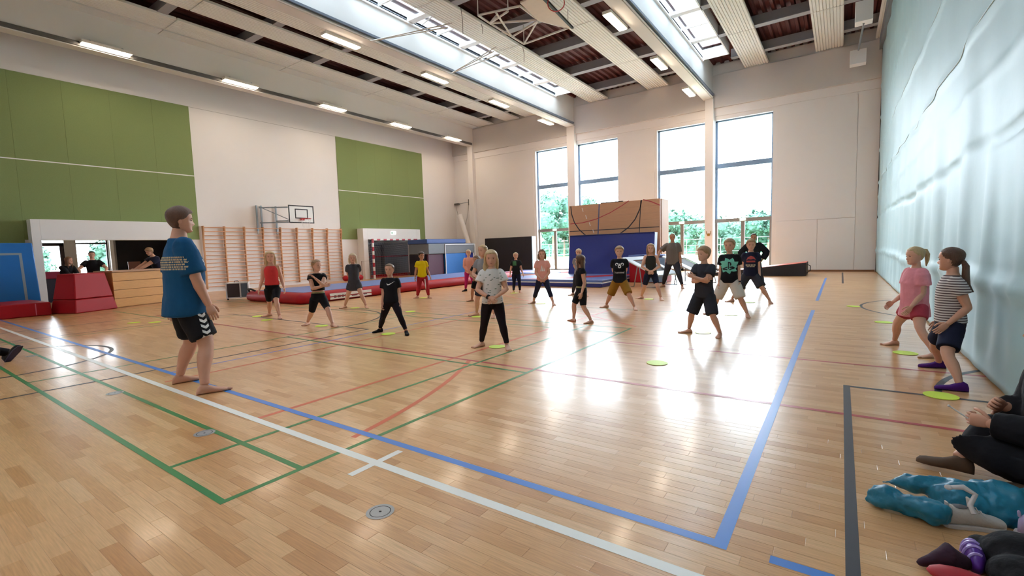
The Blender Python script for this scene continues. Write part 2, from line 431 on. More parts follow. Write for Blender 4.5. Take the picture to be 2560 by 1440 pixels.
# windows: frames, panes, doors
M_EXIT2 = mat('door_sign_green', 'cfeecf', .5, vary=0, emit=1.0, emitcol='e8ffe8')
for i, (a, b) in enumerate(WB):
    yw = YF + .22; fr = MB(); d0, d1 = yw - .05, yw + .05
    fr.box(a, a + .11, d0, d1, 2.3, WT); fr.box(b - .07, b, d0, d1, 2.3, WT); fr.box(a, b, d0, d1, WT - .07, WT)
    fr.box(a, b, d0 - .02, d1, 4.74, 4.95)
    wd = obj('window_%d' % (i + 1), fr, mat('blue_grey_frame', '7d97b4', .5, vary=.03), kind='structure')
    obj('pane', B(a + .05, b - .05, yw - .006, yw + .006, 4.9, WT - .05), GLASS, wd)
    obj('pane', B(a + .05, b - .05, yw - .006, yw + .006, 2.4, 4.78), GLASS, wd)
    dr = MB(); xm = (a + b) / 2
    dr.box(a, b, d0 - .03, d1, 2.26, 2.42)
    for q in (a + .05, b - .05): dr.box(q - .06, q + .06, d0, d1, 0, 2.28)
    dr.box(xm - .075, xm + .075, d0, d1, 0, 2.28)
    dr.box(a, b, d0, d1, 0, .12)
    dd = obj('door_%d' % (i + 1), dr, mat('grey_brown_frame', '8a8480', .5, vary=.03), kind='structure')
    for u, v in ((a + .1, xm - .07), (xm + .07, b - .1)): obj('pane', B(u, v, yw - .006, yw + .006, .12, 2.27), GLASS, dd)
    obj('handle', MB().tube([(xm - .1, d0 - .05, 1.0), (xm - .1, d0 - .05, 1.2)], .012).tube([(xm - .1, d0, 1.02), (xm - .1, d0 - .05, 1.02)], .01), M_STEEL, dd)
    obj('exit_plate', B(xm - .12, xm + .12, d0 - .06, d0 - .035, 2.3, 2.4), M_EXIT2, dd)
    jm = mat('reveal_white', 'e4e6ea', .7, vary=.01)
    obj('reveal', B(a - .001, a + .012, YF + .001, YF + .35, 0, WT).box(b - .012, b + .001, YF + .001, YF + .35, 0, WT).box(a, b, YF + .001, YF + .35, WT - .012, WT + .001), jm, wall_far)

# ---- near wall, and an unseen wall added beyond the curtain to close off light
obj('wall_near', B(XL - .3, XR, YN - .3, YN, 0, 9.9), M_WALL, kind='structure')
obj('wall_light_stop', B(XR, XR + .3, YN - .3, YF + .3, 0, 9.9), M_WALL, kind='structure')

# ---- ceiling: dark corrugated deck, purlins, beams, strips, skylights
M_DECK = mat('roof_deck_oxide', '562521', .75, vary=.12, scale=3)
M_PURL = mat('purlin_grey', '9b9a9e', .7, vary=.03); M_STRIP = mat('ceiling_strip_white', 'e6e5de', .75, vary=.015)
SKY = ((-11.98, -11.05), (-4.93, -3.95)); SKY_END = 21.4
def deck_mesh(xa, xb, ya, yb):
    m = MB(); p = .28; n = max(1, int((xb - xa) / p)); p = (xb - xa) / n
    prof = []
    for k in range(n): prof += [(xa + k * p, 0), (xa + (k + .32) * p, 0), (xa + (k + .45) * p, .09), (xa + (k + .87) * p, .09)]
    prof.append((xb, 0)); vs = []; fs = []
    for x, z in prof: vs += [(x, ya, ZD + z), (x, yb, ZD + z)]
    for k in range(len(prof) - 1): fs.append((2 * k, 2 * k + 1, 2 * k + 3, 2 * k + 2))
    return m.add(vs, fs)
ceiling = obj('ceiling', B(XL - .3, SKY[0][0], YN - .3, YF + .3, ZD + .1, ZD + .13).box(SKY[0][1], SKY[1][0], YN - .3, YF + .3, ZD + .1, ZD + .13).box(SKY[1][1], XR + .3, YN - .3, YF + .3, ZD + .1, ZD + .13)
              .box(SKY[0][0], SKY[0][1], SKY_END, YF + .3, ZD + .1, ZD + .13).box(SKY[1][0], SKY[1][1], SKY_END, YF + .3, ZD + .1, ZD + .13), M_DECK, kind='structure')
for xa, xb, ya, yb in ((XL, SKY[0][0] - .05, YN, YF), (SKY[0][1] + .05, SKY[1][0] - .05, YN, YF), (SKY[1][1] + .05, XR, YN, YF), (SKY[0][0] - .05, SKY[0][1] + .05, SKY_END, YF), (SKY[1][0] - .05, SKY[1][1] + .05, SKY_END, YF)):
    obj('roof_deck', deck_mesh(xa, xb, ya, yb), M_DECK, ceiling)
PY = [22.0 - 2.6 * k for k in range(9)]
for y in PY:
    for xa, xb in ((XL, SKY[0][0] - .4), (SKY[0][1] + .02, SKY[1][0] - .4), (SKY[1][1] + .02, XR)):
        pu = obj('purlin', B(xa, xb, y - .09, y + .09, 8.985, 9.3), M_PURL, ceiling)
        obj('flange', B(xa, xb, y - .14, y + .14, 8.95, 8.985), M_PURL, pu)
obj('wall_purlin', B(XL, XR, YF - .1, YF, 8.85, 9.3), M_BEAM, ceiling)
for k, xr in enumerate((-19.03, -11.98, -4.93, 2.12)):
    w = .40 if k else .4
    bm_ = obj('roof_beam', B(xr - w, xr, YN, YF, ZB, 9.34), M_BEAM, ceiling, bevel=.01)
    if k in (1, 2):
        obj('cable_tray', B(xr + .005, xr + .1, YN, YF - .3, ZB + .1, ZB + .17), mat('tray_dark', '6d7480', .5), bm_)
        obj('conduit', MB().tube([(xr + .03, YN, ZB + .035), (xr + .03, YF - .32, ZB + .035)], .022, 8), M_WHITE, bm_)
    if k == 0:
        obj('lamp_rail', B(xr + .002, xr + .05, YN, YF - .3, ZB + .03, ZB + .15), mat('rail_grey', '5c5a58', .6), bm_)
def strip_panel_mesh(w, L):
    m = MB(); n = 10; p = w / n; prof = []
    for k in range(n): prof += [(k * p, 0), (k * p + p * .7, 0), (k * p + p * .78, .03), (k * p + p * .92, .03)]
    prof.append((w, 0)); vs = []; fs = []
    for x, z in prof: vs += [(x, 0, z), (x, L, z)]
    for k in range(len(prof) - 1): fs.append((2 * k, 2 * k + 1, 2 * k + 3, 2 * k + 2))
    m.add(vs, fs)
    m.add([(0, 0, 0), (0, L, 0), (0, L, .07), (0, 0, .07), (w, 0, 0), (w, L, 0), (w, L, .07), (w, 0, .07)], [(0, 1, 2, 3), (7, 6, 5, 4), (3, 2, 6, 7), (0, 3, 7, 4), (1, 5, 6, 2)])
    return m
JY = [YF, 19.4, 15.2, 11.0, 6.8, 2.6, YN]
for sa, sb in ((-19.03, -18.53), (-18.43, -17.42), (-16.5, -15.55), (-15.12, -14.1), (-11.05, -10.02), (-7.94, -6.92), (-3.62, -2.7), (-1.02, -.1), (.9, 1.9)):
    cache = {}
    for k in range(6):
        L_ = JY[k] - JY[k + 1] - .03; key = round(L_, 3)
        if key not in cache:
            cache[key] = strip_panel_mesh(sb - sa, L_).mesh('ceiling_strip'); cache[key].materials.append(M_STRIP)
        o = obj('ceiling_strip', cache[key], None, ceiling, loc=(sa, JY[k + 1] + .015, ZS))
        if k > 2: continue
# skylights
SKYGLASS = glass_mat('milky_rooflight', (.62, .65, .68, 1))
for i, (a, b) in enumerate(SKY):
    cb = MB(); ya = YN
    cb.box(a - .05, a, ya, SKY_END, 8.95, 9.1); cb.box(b, b + .05, ya, SKY_END, 8.95, 9.36); cb.box(a - .05, b + .05, SKY_END, SKY_END + .05, 8.95, 9.36)
    cb.box(a, a + .06, ya, SKY_END, 8.9, 8.95)
    sk = obj('window_%d' % (7 + i), cb, M_WHITE, kind='structure', label='long rooflight strip between the beams')
    ys = [SKY_END] + [y + d for y in PY if y < SKY_END for d in (0, -1.3)]
    for k in range(len(ys) - 1):
        wide = k % 2 == 0
        obj('pane', B(a, b, ys[k + 1] + .03, ys[k] - .03, 9.02, 9.03), SKYGLASS, sk)
        obj('glazing_bar', B(a, b, ys[k + 1] - (.12 if wide else .03), ys[k + 1] + (.12 if wide else .03), 8.96 if wide else 8.99, 9.06), M_WHITE, sk)

# ---- divider curtain
def curtain_z(y, z):
    rnd = 0
    for (c, w, a) in ((.86, .07, .03), (2.16, .03, -.035), (2.85, .05, .012), (3.45, .04, .022), (4.7, .05, .02), (5.9, .05, .015), (7.1, .05, .012)):
        cc = c + .035 * math.sin(y * .55 + c * 5) + .02 * math.sin(y * 1.7 + c)
        rnd += 1.4 * a * math.exp(-((z - cc) / w) ** 2)
    rnd += .022 * math.sin(y * 6.1 + 1.3 * math.sin(z * .8)) * math.exp(-((z - 1.5) / 1.6) ** 2)
    rnd += .02 * math.sin(y * 3.3 + z * .9) * (.4 + .6 * math.sin(z * .6) ** 2)
    rnd += .014 * math.sin(y * 11 + 2 * math.sin(z * 1.1)) * max(0, math.sin(z * .9 + y * .15))
    rnd *= min(1, .25 + z / .5)
    return rnd
def curtain():
    ya, yb, zt = -1.3, YF - .25, 8.5
    ny, nz = 420, 130; vs = []; fs = []
    for j in range(nz + 1):
        z = .015 + (zt - .015) * (j / nz)
        for i in range(ny + 1):
            y = ya + (yb - ya) * (i / ny) ** 1.25
            vs.append((XC - curtain_z(y, z), y, z))
    for j in range(nz):
        for i in range(ny):
            q = j * (ny + 1) + i; fs.append((q, q + ny + 1, q + ny + 2, q + 1))
    me = bpy.data.meshes.new('curtain_cloth'); me.from_pydata(vs, [], fs)
    me.polygons.foreach_set('use_smooth', [True] * len(me.polygons))
    t = thing('divider_curtain', 'tall pale blue-grey vinyl divider curtain along the right side of the hall', 'curtain', (0, 0, 0))
    c = obj('curtain_cloth', me, mat('curtain_vinyl', 'a3c3cc', .5, vary=.06, scale=1.5, bump=.25, bscale=3, spec=.3), t)
    sd = c.modifiers.new('thick', 'SOLIDIFY'); sd.thickness = .012; sd.offset = 1
    def seam(z0, r, m):
        pts = []
        for i in range(180):
            y = -1.3 + (YF + 1.0) * (i / 179) ** 1.2; z = z0 + .035 * math.sin(y * .55 + z0 * 5) + .02 * math.sin(y * 1.7 + z0)
            pts.append((XC - curtain_z(y, z) - .004, y, z))
        obj('seam', MB().tube(pts, r, 5), m, t, smooth=True)
    seam(2.16, .009, mat('seam_slate', '6f7f92', .7)); seam(3.45, .006, mat('seam_pale', 'cfe0e4', .6)); seam(4.7, .006, mat('seam_pale', 'cfe0e4', .6))
    obj('curtain_housing', B(XC - .12, XC + .3, -1.4, YF - .1, 8.45, 9.2), mat('housing_grey', '7b8084', .7), t)
    obj('edge_rail', B(XC - .03, XC + .1, YF - .27, YF - .2, 0, 8.5), mat('edge_dark', '4a4648', .6), t)
    return t
curtain()
# ================================================================== CEILING LAMPS
M_DIFF = mat('lamp_diffuser', 'fff3dc', .5, vary=0, emit=LAMP_E, emitcol='ffead0')
M_LHOUS = mat('lamp_housing', 'e9e4da', .6, vary=.01)
_lm = {}
def lamp(x, y, z, label, group):
    t = thing('ceiling_lamp', label, 'lamp', (x, y, z), group=group)
    if not _lm:
        _lm['h'] = B(-.13, .13, -.62, .62, .012, .1).mesh('housing'); _lm['h'].materials.append(M_LHOUS)
        _lm['d'] = B(-.11, .11, -.59, .59, -.012, .012).mesh('diffuser'); _lm['d'].materials.append(M_DIFF)
        _lm['c'] = B(-.02, .02, -.02, .02, .1, .16).mesh('bracket'); _lm['c'].materials.append(M_STEEL)
    obj('housing', _lm['h'], None, t); obj('diffuser', _lm['d'], None, t); obj('bracket', _lm['c'], None, t, loc=(0, -.4, 0)); obj('bracket', _lm['c'], None, t, loc=(0, .4, 0))
    return t
ORD = ['nearest', 'second', 'third', 'fourth', 'fifth']
for k in range(5): lamp(-18.87, 5.35 + 4 * k, 7.9, '%s tube lamp from the camera along the beam above the left green wall' % ORD[k], 'lamps on the left wall beam')
for k in range(4): lamp(-12.55, 9.3 + 4.02 * k, 7.74, '%s lamp from the camera on the beam left of the broad rooflight' % ORD[k], 'lamps on the middle beam')
for k in range(3): lamp(-5.48, 13.4 + 4.0 * k, 7.74, '%s lamp from the camera on the right-hand roof beam' % ORD[k], 'lamps on the right beam')

# ================================================================== OUTSIDE
M_GRASS = mat('lawn', '3c5a22', .9, vary=.2, scale=1.5); M_PAVE = mat('pale_paving', 'c9c6c0', .9, vary=.04)
lawn = obj('lawn', B(-80, 60, YF + .35, 110, -.25, -.14), M_GRASS, label='bright green lawn outside the far windows', cat='lawn', kind='stuff')
obj('pale_path', B(-60, 40, 27.5, 33.5, -.14, -.12), M_PAVE, kind='structure', label='pale paved path across the lawn')
obj('lawn_kiosk', B(-70, KX - .25, -20, 23, -.25, -.14), M_GRASS, kind='structure', label='lawn outside the kiosk window')
def crown_mesh(r, h, seed, n=2600):
    rnd = random.Random(seed); m = MB()
    blobs = [(Vector((rnd.uniform(-.55, .55) * r, rnd.uniform(-.55, .55) * r, rnd.uniform(.15, .95) * h)), rnd.uniform(.3, .5) * r) for _ in range(9)]
    for _ in range(n):
        c, br = rnd.choice(blobs)
        d = Vector((rnd.gauss(0, 1), rnd.gauss(0, 1), rnd.gauss(0, 1))).normalized()
        p = c + d * br * rnd.uniform(.75, 1.05)
        u = Vector((rnd.gauss(0, 1), rnd.gauss(0, 1), rnd.gauss(0, .6))).normalized(); w = d.cross(u).normalized()
        s = rnd.uniform(.12, .26)
        m.add([p - u * s, p + w * s * .6, p + u * s, p - w * s * .6], [(0, 1, 2, 3)])
    for c, br in blobs: m.ell(c, br * .82, 8, 6)
    return m
M_LEAF = [mat('leaf_%d' % k, c, .8, vary=.25, scale=2) for k, c in enumerate(('3b6353', '446c59', '355848'))]
M_BARK = mat('bark', '6b5a4c', .9, vary=.2)
TL = ['broad leafy tree', 'tall rounded tree', 'full green tree', 'small round tree', 'bushy tree']
_tp = [((1378, 482), 52, 3.9, 'outside the leftmost tall window'), ((1478, 492), 60, 3.3, 'outside the second window, behind the wooden wall'), ((1408, 555), 70, 3.6, 'far off, seen through the left door'),
       ((1668, 530), 50, 2.9, 'right of the wooden wall, outside the third window'), ((1742, 542), 64, 3.4, 'outside the third window beside the pilaster'),
       ((1828, 565), 57, 3.4, 'outside the right-hand door, behind the boys'), ((1922, 528), 50, 2.6, 'at the right edge of the right-hand window')]
for k, (px, Y, r, where) in enumerate(_tp):
    p = gy(px[0], px[1] - 24, Y)
    t = thing('tree', '%s %s' % (TL[k % 5], where), 'tree', (p.x, Y, -.14), group='trees outside the far windows')
    obj('crown', crown_mesh(r, p.z - 1.1 - r * .35, k), M_LEAF[k % 3], t, loc=(0, 0, 1.1))
    obj('trunk', MB().tube([(0, 0, 0), (.1, 0, 1.5), (0, .1, 3.0)], [.2, .16, .1]), M_BARK, t)
for k, (y, r, h) in enumerate(((2.0, 3.0, 2.0), (9.5, 3.2, 2.4), (17.0, 3.0, 2.2))):
    t = thing('tree', ['tree outside the narrow kiosk window', 'tree outside the wide kiosk window', 'tree beyond the kiosk black board'][k], 'tree', (-62, y, -.14), group='trees outside the kiosk')
    obj('crown', crown_mesh(r, h, 20 + k), M_LEAF[k % 3], t, loc=(0, 0, .6)); obj('trunk', MB().tube([(0, 0, 0), (0, 0, 2.5)], .18), M_BARK, t)
hd = MB(); rnd = random.Random(4)
for _ in range(7000):
    p = Vector((rnd.uniform(-70, 30), 72 + rnd.uniform(-1.2, 1.2), rnd.uniform(0, 2.6)))
    u = Vector((rnd.gauss(0, 1), rnd.gauss(0, 1), rnd.gauss(0, 1))).normalized(); w = u.orthogonal().normalized(); s = rnd.uniform(.18, .36)
    hd.add([p - u * s, p + w * s * .7, p + u * s, p - w * s * .7], [(0, 1, 2, 3)])
hd.box(-70, 30, 71.2, 72.8, -.14, 2.3)
obj('hedge', hd, M_LEAF[1], label='long clipped hedge far beyond the lawn', cat='hedge', kind='stuff')
fn = thing('mesh_fence', 'thin grey wire fence beyond the path outside the windows', 'fence', (0, 46, -.14))
for k in range(22): obj('post', MB().tube([(-48 + k * 3, 0, 0), (-48 + k * 3, 0, 1.9)], .035, 6), M_STEEL, fn)
for z in (.1, .7, 1.3, 1.85): obj('wire', MB().tube([(-48, 0, z), (15, 0, z)], .012, 4), M_STEEL, fn)
# ================================================================== EQUIPMENT
M_WOODB = mat('wall_bar_wood', 'cf9a6c', .5, vary=.12, scale=6, stretch=(1, 1, 6)); M_WOODR = mat('rung_wood', 'dba987', .5, vary=.06)
M_RED = mat('red_vinyl', 'a5131f', .5, spec=.25, vary=.08, scale=2, bump=.08, bscale=6); M_BLUEV = mat('blue_vinyl', '5f74ad', .45, vary=.06, scale=2, bump=.05, bscale=5)
M_NAVY = mat('navy_vinyl', '22307f', .4, vary=.1, scale=2, bump=.3, bscale=3); M_BRIGHT = mat('bright_blue_vinyl', '1d6fc0', .42, vary=.1, scale=2, bump=.15, bscale=4)
M_MATBLK = mat('black_vinyl', '1d1920', .6, vary=.1, scale=3, bump=.1, bscale=5); M_GREYV = mat('grey_vinyl', '6c737c', .6, vary=.06)
M_WHITEP = mat('white_print', 'efefec', .5, vary=0)

# ---- wall bars: eight ladder units
_wb = {}
WBX = XL + .03
def wall_bars():
    ups = [gx(p, 568, -20.65).y for p in (560, 608, 655, 699, 740, 779, 816, 852)]
    y0 = ups[0]; pitch = (ups[-1] - ups[0]) / 7
    ys = [y0 + pitch * (k - 1) for k in range(9)]
    zb, zt = .1, 2.62
    for k in range(8):
        a, b = ys[k], ys[k + 1]
        t = thing('wall_bars', '%s wooden wall bar unit counted from the handball goal' % ['eighth', 'seventh', 'sixth', 'fifth', 'fourth', 'third', 'second', 'first'][k], 'wall bars', (WBX, a, 0), group='wooden wall bars on the left wall')
        if 'u' not in _wb:
            _wb['u'] = MB().prism([(0, 0, zb), (.1, 0, zb), (.1, 0, 2.1), (.16, 0, 2.45), (.16, 0, zt), (0, 0, zt)], (0, 0, 0), (0, .035, 0)).mesh('upright'); _wb['u'].materials.append(M_WOODB)
            _wb['r'] = MB().tube([(0, .036, 0), (0, pitch - .002, 0)], .017, 8).mesh('rung', True); _wb['r'].materials.append(M_WOODR)
        obj('upright', _wb['u'], None, t)
        if k == 7: obj('upright', _wb['u'], None, t, loc=(0, pitch, 0))
        n = 16
        for j in range(n):
            z = zb + .1 + (zt - zb - .16) * j / (n - 1)
            obj('rung', _wb['r'], None, t, loc=(.125 if j >= n - 2 else .07, 0, z))
wall_bars()

# ---- basketball board on swing arms
def backboard():
    X = -19.55; a = gx(720, 512, X); b = gx(783, 516, X); c = gx(783, 561, X)
    ya, yb = a.y, b.y; zt, zb_ = a.z, gx(722, 557, X).z
    t = thing('basketball_hoop', 'white basketball board on a steel wall frame above the wall bars', 'basketball hoop', (XL + .05, (ya + yb) / 2, 2.7))
    ox, oy, oz = XL + .05, (ya + yb) / 2, 2.7
    w = (yb - ya) / 2; z0, z1 = zb_ - oz, zt - oz; x = X - ox
    obj('board', B(x - .03, x, -w, w, z0, z1), M_WHITEP, t)
    def frame(y0, y1, za, zb2, lw):
        return B(x, x + .006, y0, y1, zb2 - lw, zb2).box(x, x + .006, y0, y1, za, za + lw).box(x, x + .006, y0, y0 + lw, za + lw, zb2 - lw).box(x, x + .006, y1 - lw, y1, za + lw, zb2 - lw)
    obj('border', frame(-w, w, z0, z1, .045), M_BLACK, t); obj('target_square', frame(-.3, .3, z0 + .2, z0 + .62, .04), M_BLACK, t)
    rz = z0 + .18; rg = [(x + .3 + .22 * math.cos(q * PI / 10), .22 * math.sin(q * PI / 10), rz) for q in range(21)]
    rim = obj('rim', MB().tube(rg, .012, 6).box(x, x + .09, -.08, .08, rz - .06, rz + .02), mat('rim_red', 'c8373a', .4), t, smooth=True)
    nt = MB()
    for q in range(10):
        a0 = q * PI / 5
        nt.tube([(x + .3 + .22 * math.cos(a0), .22 * math.sin(a0), rz), (x + .3 + .17 * math.cos(a0 + .3), .17 * math.sin(a0 + .3), rz - .18), (x + .3 + .12 * math.cos(a0), .12 * math.sin(a0), rz - .38)], .004, 4)
    obj('net', nt, mat('net_white', 'e6dedb', .8), rim)
    for y in (-1.35, -1.15, -.5): obj('wall_post', B(0, .05, y - .03, y + .03, -.35, .85), M_STEEL, t)
    obj('arm', MB().bar((.05, -1.25, .75), (x - .05, -.3, .75), .05), M_STEEL, t); obj('arm', MB().bar((.05, -1.25, .1), (x - .05, -.3, .1), .05), M_STEEL, t)
    obj('brace', MB().bar((.05, -1.25, .8), (x - .05, -.3, .1), .03), M_STEEL, t); obj('arm', MB().bar((.05, -.5, .2), (x - .05, .3, .2), .05), M_STEEL, t)
    obj('back_frame', B(x - .09, x - .03, -w * .8, -w * .7, z0, z1).box(x - .09, x - .03, w * .7, w * .8, z0, z1), M_STEEL, t)
backboard()

# ---- handball goal
def handball_goal():
    M_GW = mat('goal_white', 'eceae8', .45, vary=.01); M_GR = mat('goal_red', 'b93045', .45, vary=.04)
    X, y0, y1, h = -19.95, 16.0, 19.08, 2.08
    t = thing('handball_goal', 'red and white striped handball goal with net in the white opening', 'goal', (X, (y0 + y1) / 2, 0))
    def band(nm, f, n):
        for k in range(n): obj(nm, f(k / n, (k + 1) / n), M_GR if k % 2 else M_GW, t)
    w = (y1 - y0) / 2
    for sy in (-1, 1):
        band('post_band', lambda a, b: B(-.08, 0, sy * w - .04, sy * w + .04, h * a, h * b), 10)
    band('crossbar_band', lambda a, b: B(-.08, 0, -w + .04 + (2 * w - .08) * a, -w + .04 + (2 * w - .08) * b, h - .08, h), 14)
    obj('base_bar', B(-.9, -.84, -w, w, 0, .06), M_GR, t)
    for sy in (-1, 1):
        obj('side_bar', B(-.84, -.08, sy * w - .025, sy * w + .025, 0, .05), M_STEEL, t)
        obj('top_hoop', MB().tube([(-.08, sy * w, h - .05), (-.55, sy * w, h - .04), (-.72, sy * w, h - .2), (-.87, sy * w, .05)], .018, 6), M_STEEL, t, smooth=True)
    nt = MB(); s = .13
    def q(u, v):   # back net surface u along Y, v from top to bottom
        x = -.1 - .62 * min(1, v * 2.2) - .12 * v
        z = h - .05 - (h - .1) * max(0, v - .12) / .88
        z -= .12 * math.sin(PI * u) * (1 - v)
        return (x, -w + 2 * w * u, z)
    nu, nv = 26, 20
    for i in range(nu + 1): nt.tube([q(i / nu, j / 8) for j in range(9)], .003, 3, False)
    for j in range(nv + 1): nt.tube([q(i / 8, j / nv) for i in range(9)], .003, 3, False)
    for sy in (-1, 1):
        for k in range(1, 8): nt.tube([(-.08 - .1 * k, sy * w, .02), (-.08 - .1 * k * .8, sy * w, h - .06 - .05 * k)], .003, 3, False)
        for k in range(1, 14): nt.tube([(-.08, sy * w, h * k / 14), (-.85, sy * w, h * k / 14 * .8)], .003, 3, False)
    obj('net', nt, mat('net_grey', 'c5c7cb', .8, vary=0), t, kind='stuff')
handball_goal()
# things stored in the opening behind the goal
st = thing('stored_mats', 'dark grey mats standing in the store room behind the handball goal', 'mat', (-22.6, 17.2, 0))
for k in range(3): obj('mat_slab', B(-.15 + .2 * k, .02 + .2 * k, -1.5, 1.7 - .3 * k, 0, 1.95 - .1 * k), [M_GREYV, mat('slate_vinyl', '46525f', .6), M_GREYV][k], st, bevel=.02)
obj('blue_post', MB().tube([(-21.55, 17.1, 0), (-21.55, 17.1, 2.6)], .06, 10), mat('post_blue', '1f2c66', .5), smooth=True, label='dark blue round post standing behind the goal net', cat='post')
obj('red_rail', B(-21.75, -21.65, 15.42, 20.18, 1.1, 1.16), mat('rail_red', '9a2f45', .5), label='thin red rail across the store room behind the goal', cat='rail').location.z = 0
obj('red_threshold', B(-21.35, -21.0, 15.97, 19.4, 0, .14), M_RED, label='low red mat across the store room threshold behind the goal', cat='mat')

# ---- red inflatable tumble track with blue top
def airtrack():
    xa, xb, ya, yb, h = -15.0, -11.92, 7.02, 17.6, .3
    t = thing('tumble_track', 'long red inflatable tumbling track with a blue top', 'tumbling track', ((xa + xb) / 2, (ya + yb) / 2, 0))
    W, L = (xb - xa) / 2, (yb - ya) / 2; c = .5
    def ring(ins, z, cc): return [(-W + ins, -L + ins, z), (W - ins - cc * 0, -L + ins, z), (W - ins, L - ins, z), (-W + ins, L - ins, z)]
    m = MB(); prof = [(.1, .0), (.02, .05), (0, .13), (.03, .23), (.12, .285), (.2, .3)]
    seg = 24; rings = []
    for ins, z in prof:
        pts = []
        for (sx, sy, a0) in ((1, 1, 0), (-1, 1, 90), (-1, -1, 180), (1, -1, 270)):
            R = .22
            for q in range(6):
                a = math.radians(a0 + 90 * q / 5)
                pts.append(((W - R) * sx + (R - ins) * math.cos(a), (L - R) * sy + (R - ins) * math.sin(a), z))
        rings.append(pts)
    n = len(rings[0]); vs = [p for r in rings for p in r]; fs = []
    for i in range(len(rings) - 1):
        for k in range(n): fs.append((i * n + k, i * n + (k + 1) % n, (i + 1) * n + (k + 1) % n, (i + 1) * n + k))
    fs.append(tuple(range(n))[::-1]); fs.append(tuple((len(rings) - 1) * n + k for k in range(n)))
    obj('inflatable_body', m.add(vs, fs), M_RED, t, smooth=True)
    obj('blue_top', B(-W + .3, W - .3, -L + .3, L - .3, .297, .306), M_BLUEV, t)
    yl = gz(905, 740, .1).y - (ya + yb) / 2
    lb = obj('printed_label', B(W - .028, W - .004, yl - .72, yl + .72, .05, .22), M_WHITEP, t)
    for k, (u, v) in enumerate(((-.6, -.52), (-.48, -.38), (-.34, -.27), (-.23, -.12), (.0, .2), (.3, .55))):
        obj('label_print', B(W - .004, W - .002, yl + u, yl + v, .09, .16 if k < 4 else .13), mat('label_ink', '7a5a62', .6), lb)
    for y in (-2.4, 1.6): obj('seam', B(W - .03, W + .002, y, y + .012, .04, .25), mat('seam_red', '8f1a28', .5), t)
    obj('blower_hose', MB().tube([(-W + .45, -L + .15, .3), (-W + .3, -L + .1, .36), (-W + .1, -L + .12, .36), (-W + .02, -L + .2, .2)], .03, 8), M_BLACK, t, smooth=True)
airtrack()

# ---- speaker case beside the track
sp = thing('speaker_case', 'small white framed speaker trolley with dark grilles left of the tumbling track', 'speaker', (gz(597, 748).x, gz(597, 748).y, 0), math.radians(58)); sp.scale = (.76, .76, .76)
obj('frame', B(-.42, .42, -.2, .2, .06, .1).box(-.42, .42, -.2, .2, .68, .72).box(-.42, -.37, -.2, .2, .1, .68).box(.37, .42, -.2, .2, .1, .68).box(.08, .13, -.2, .2, .1, .68), mat('case_white', 'dfe0e4', .4), sp, bevel=.008)
obj('case_body', B(-.38, .38, -.18, .18, .1, .68), mat('case_grey', '4a505c', .6), sp)
obj('grille', B(-.36, .07, -.205, -.19, .11, .67), mat('grille_dark', '3a3038', .7, bump=.3, bscale=300), sp); obj('grille', B(.14, .36, -.205, -.19, .11, .67), mat('grille_slate', '5a6674', .7, bump=.3, bscale=300), sp)
for x in (-.36, .36): obj('wheel', MB().tube([(x, -.2, .035), (x, -.16, .035)], .035, 12), M_BLACK, sp, smooth=True)
obj('carry_handle', MB().tube([(-.12, 0, .72), (-.1, 0, .78), (.02, 0, .78), (.04, 0, .72)], .014, 6), M_BLACK, sp, smooth=True)

# ---- landing mats in front of the wooden wall
lm = thing('landing_mat', 'low navy landing mat with white edge stripe and red and blue top', 'mat', (-8.3, 16.2, 0))
obj('mat_base', B(-2.3, 2.0, -2.2, 1.65, 0, .13), M_NAVY, lm, bevel=.03)
obj('white_edge', B(-2.3, 2.0, -2.2, 1.65, .13, .16), M_WHITEP, lm)
obj('mat_top', B(-2.3, 2.0, -2.15, 1.65, .16, .24), M_BLUEV, lm, bevel=.02)
obj('red_stripe', MB().add([(-1.2, -2.12, .2415), (.2, -2.12, .2415), (2.0, .6, .2415), (2.0, 1.6, .2415)], [(0, 1, 2, 3)]), M_RED, lm)
obj('red_stripe', MB().add([(-2.3, .6, .2415), (-2.3, -.4, .2415), (-.9, 1.62, .2415), (-1.7, 1.62, .2415)], [(0, 1, 2, 3)]), M_RED, lm)
lm2 = thing('folding_mat', 'pale pink and blue folding mat lying behind the tumbling track', 'mat', (-12.3, 19.6, 0))
for k, m_ in enumerate((M_BLUEV, mat('pink_vinyl', 'd99aa8', .5), M_BLUEV)): obj('fold_panel', B(-1.7, 1.7, -1.5 + k, -.5 + k - .01, 0, .2), m_, lm2, bevel=.02)
obj('label_strip', B(-.9, .9, -1.51, -1.502, .06, .16), M_WHITEP, lm2)

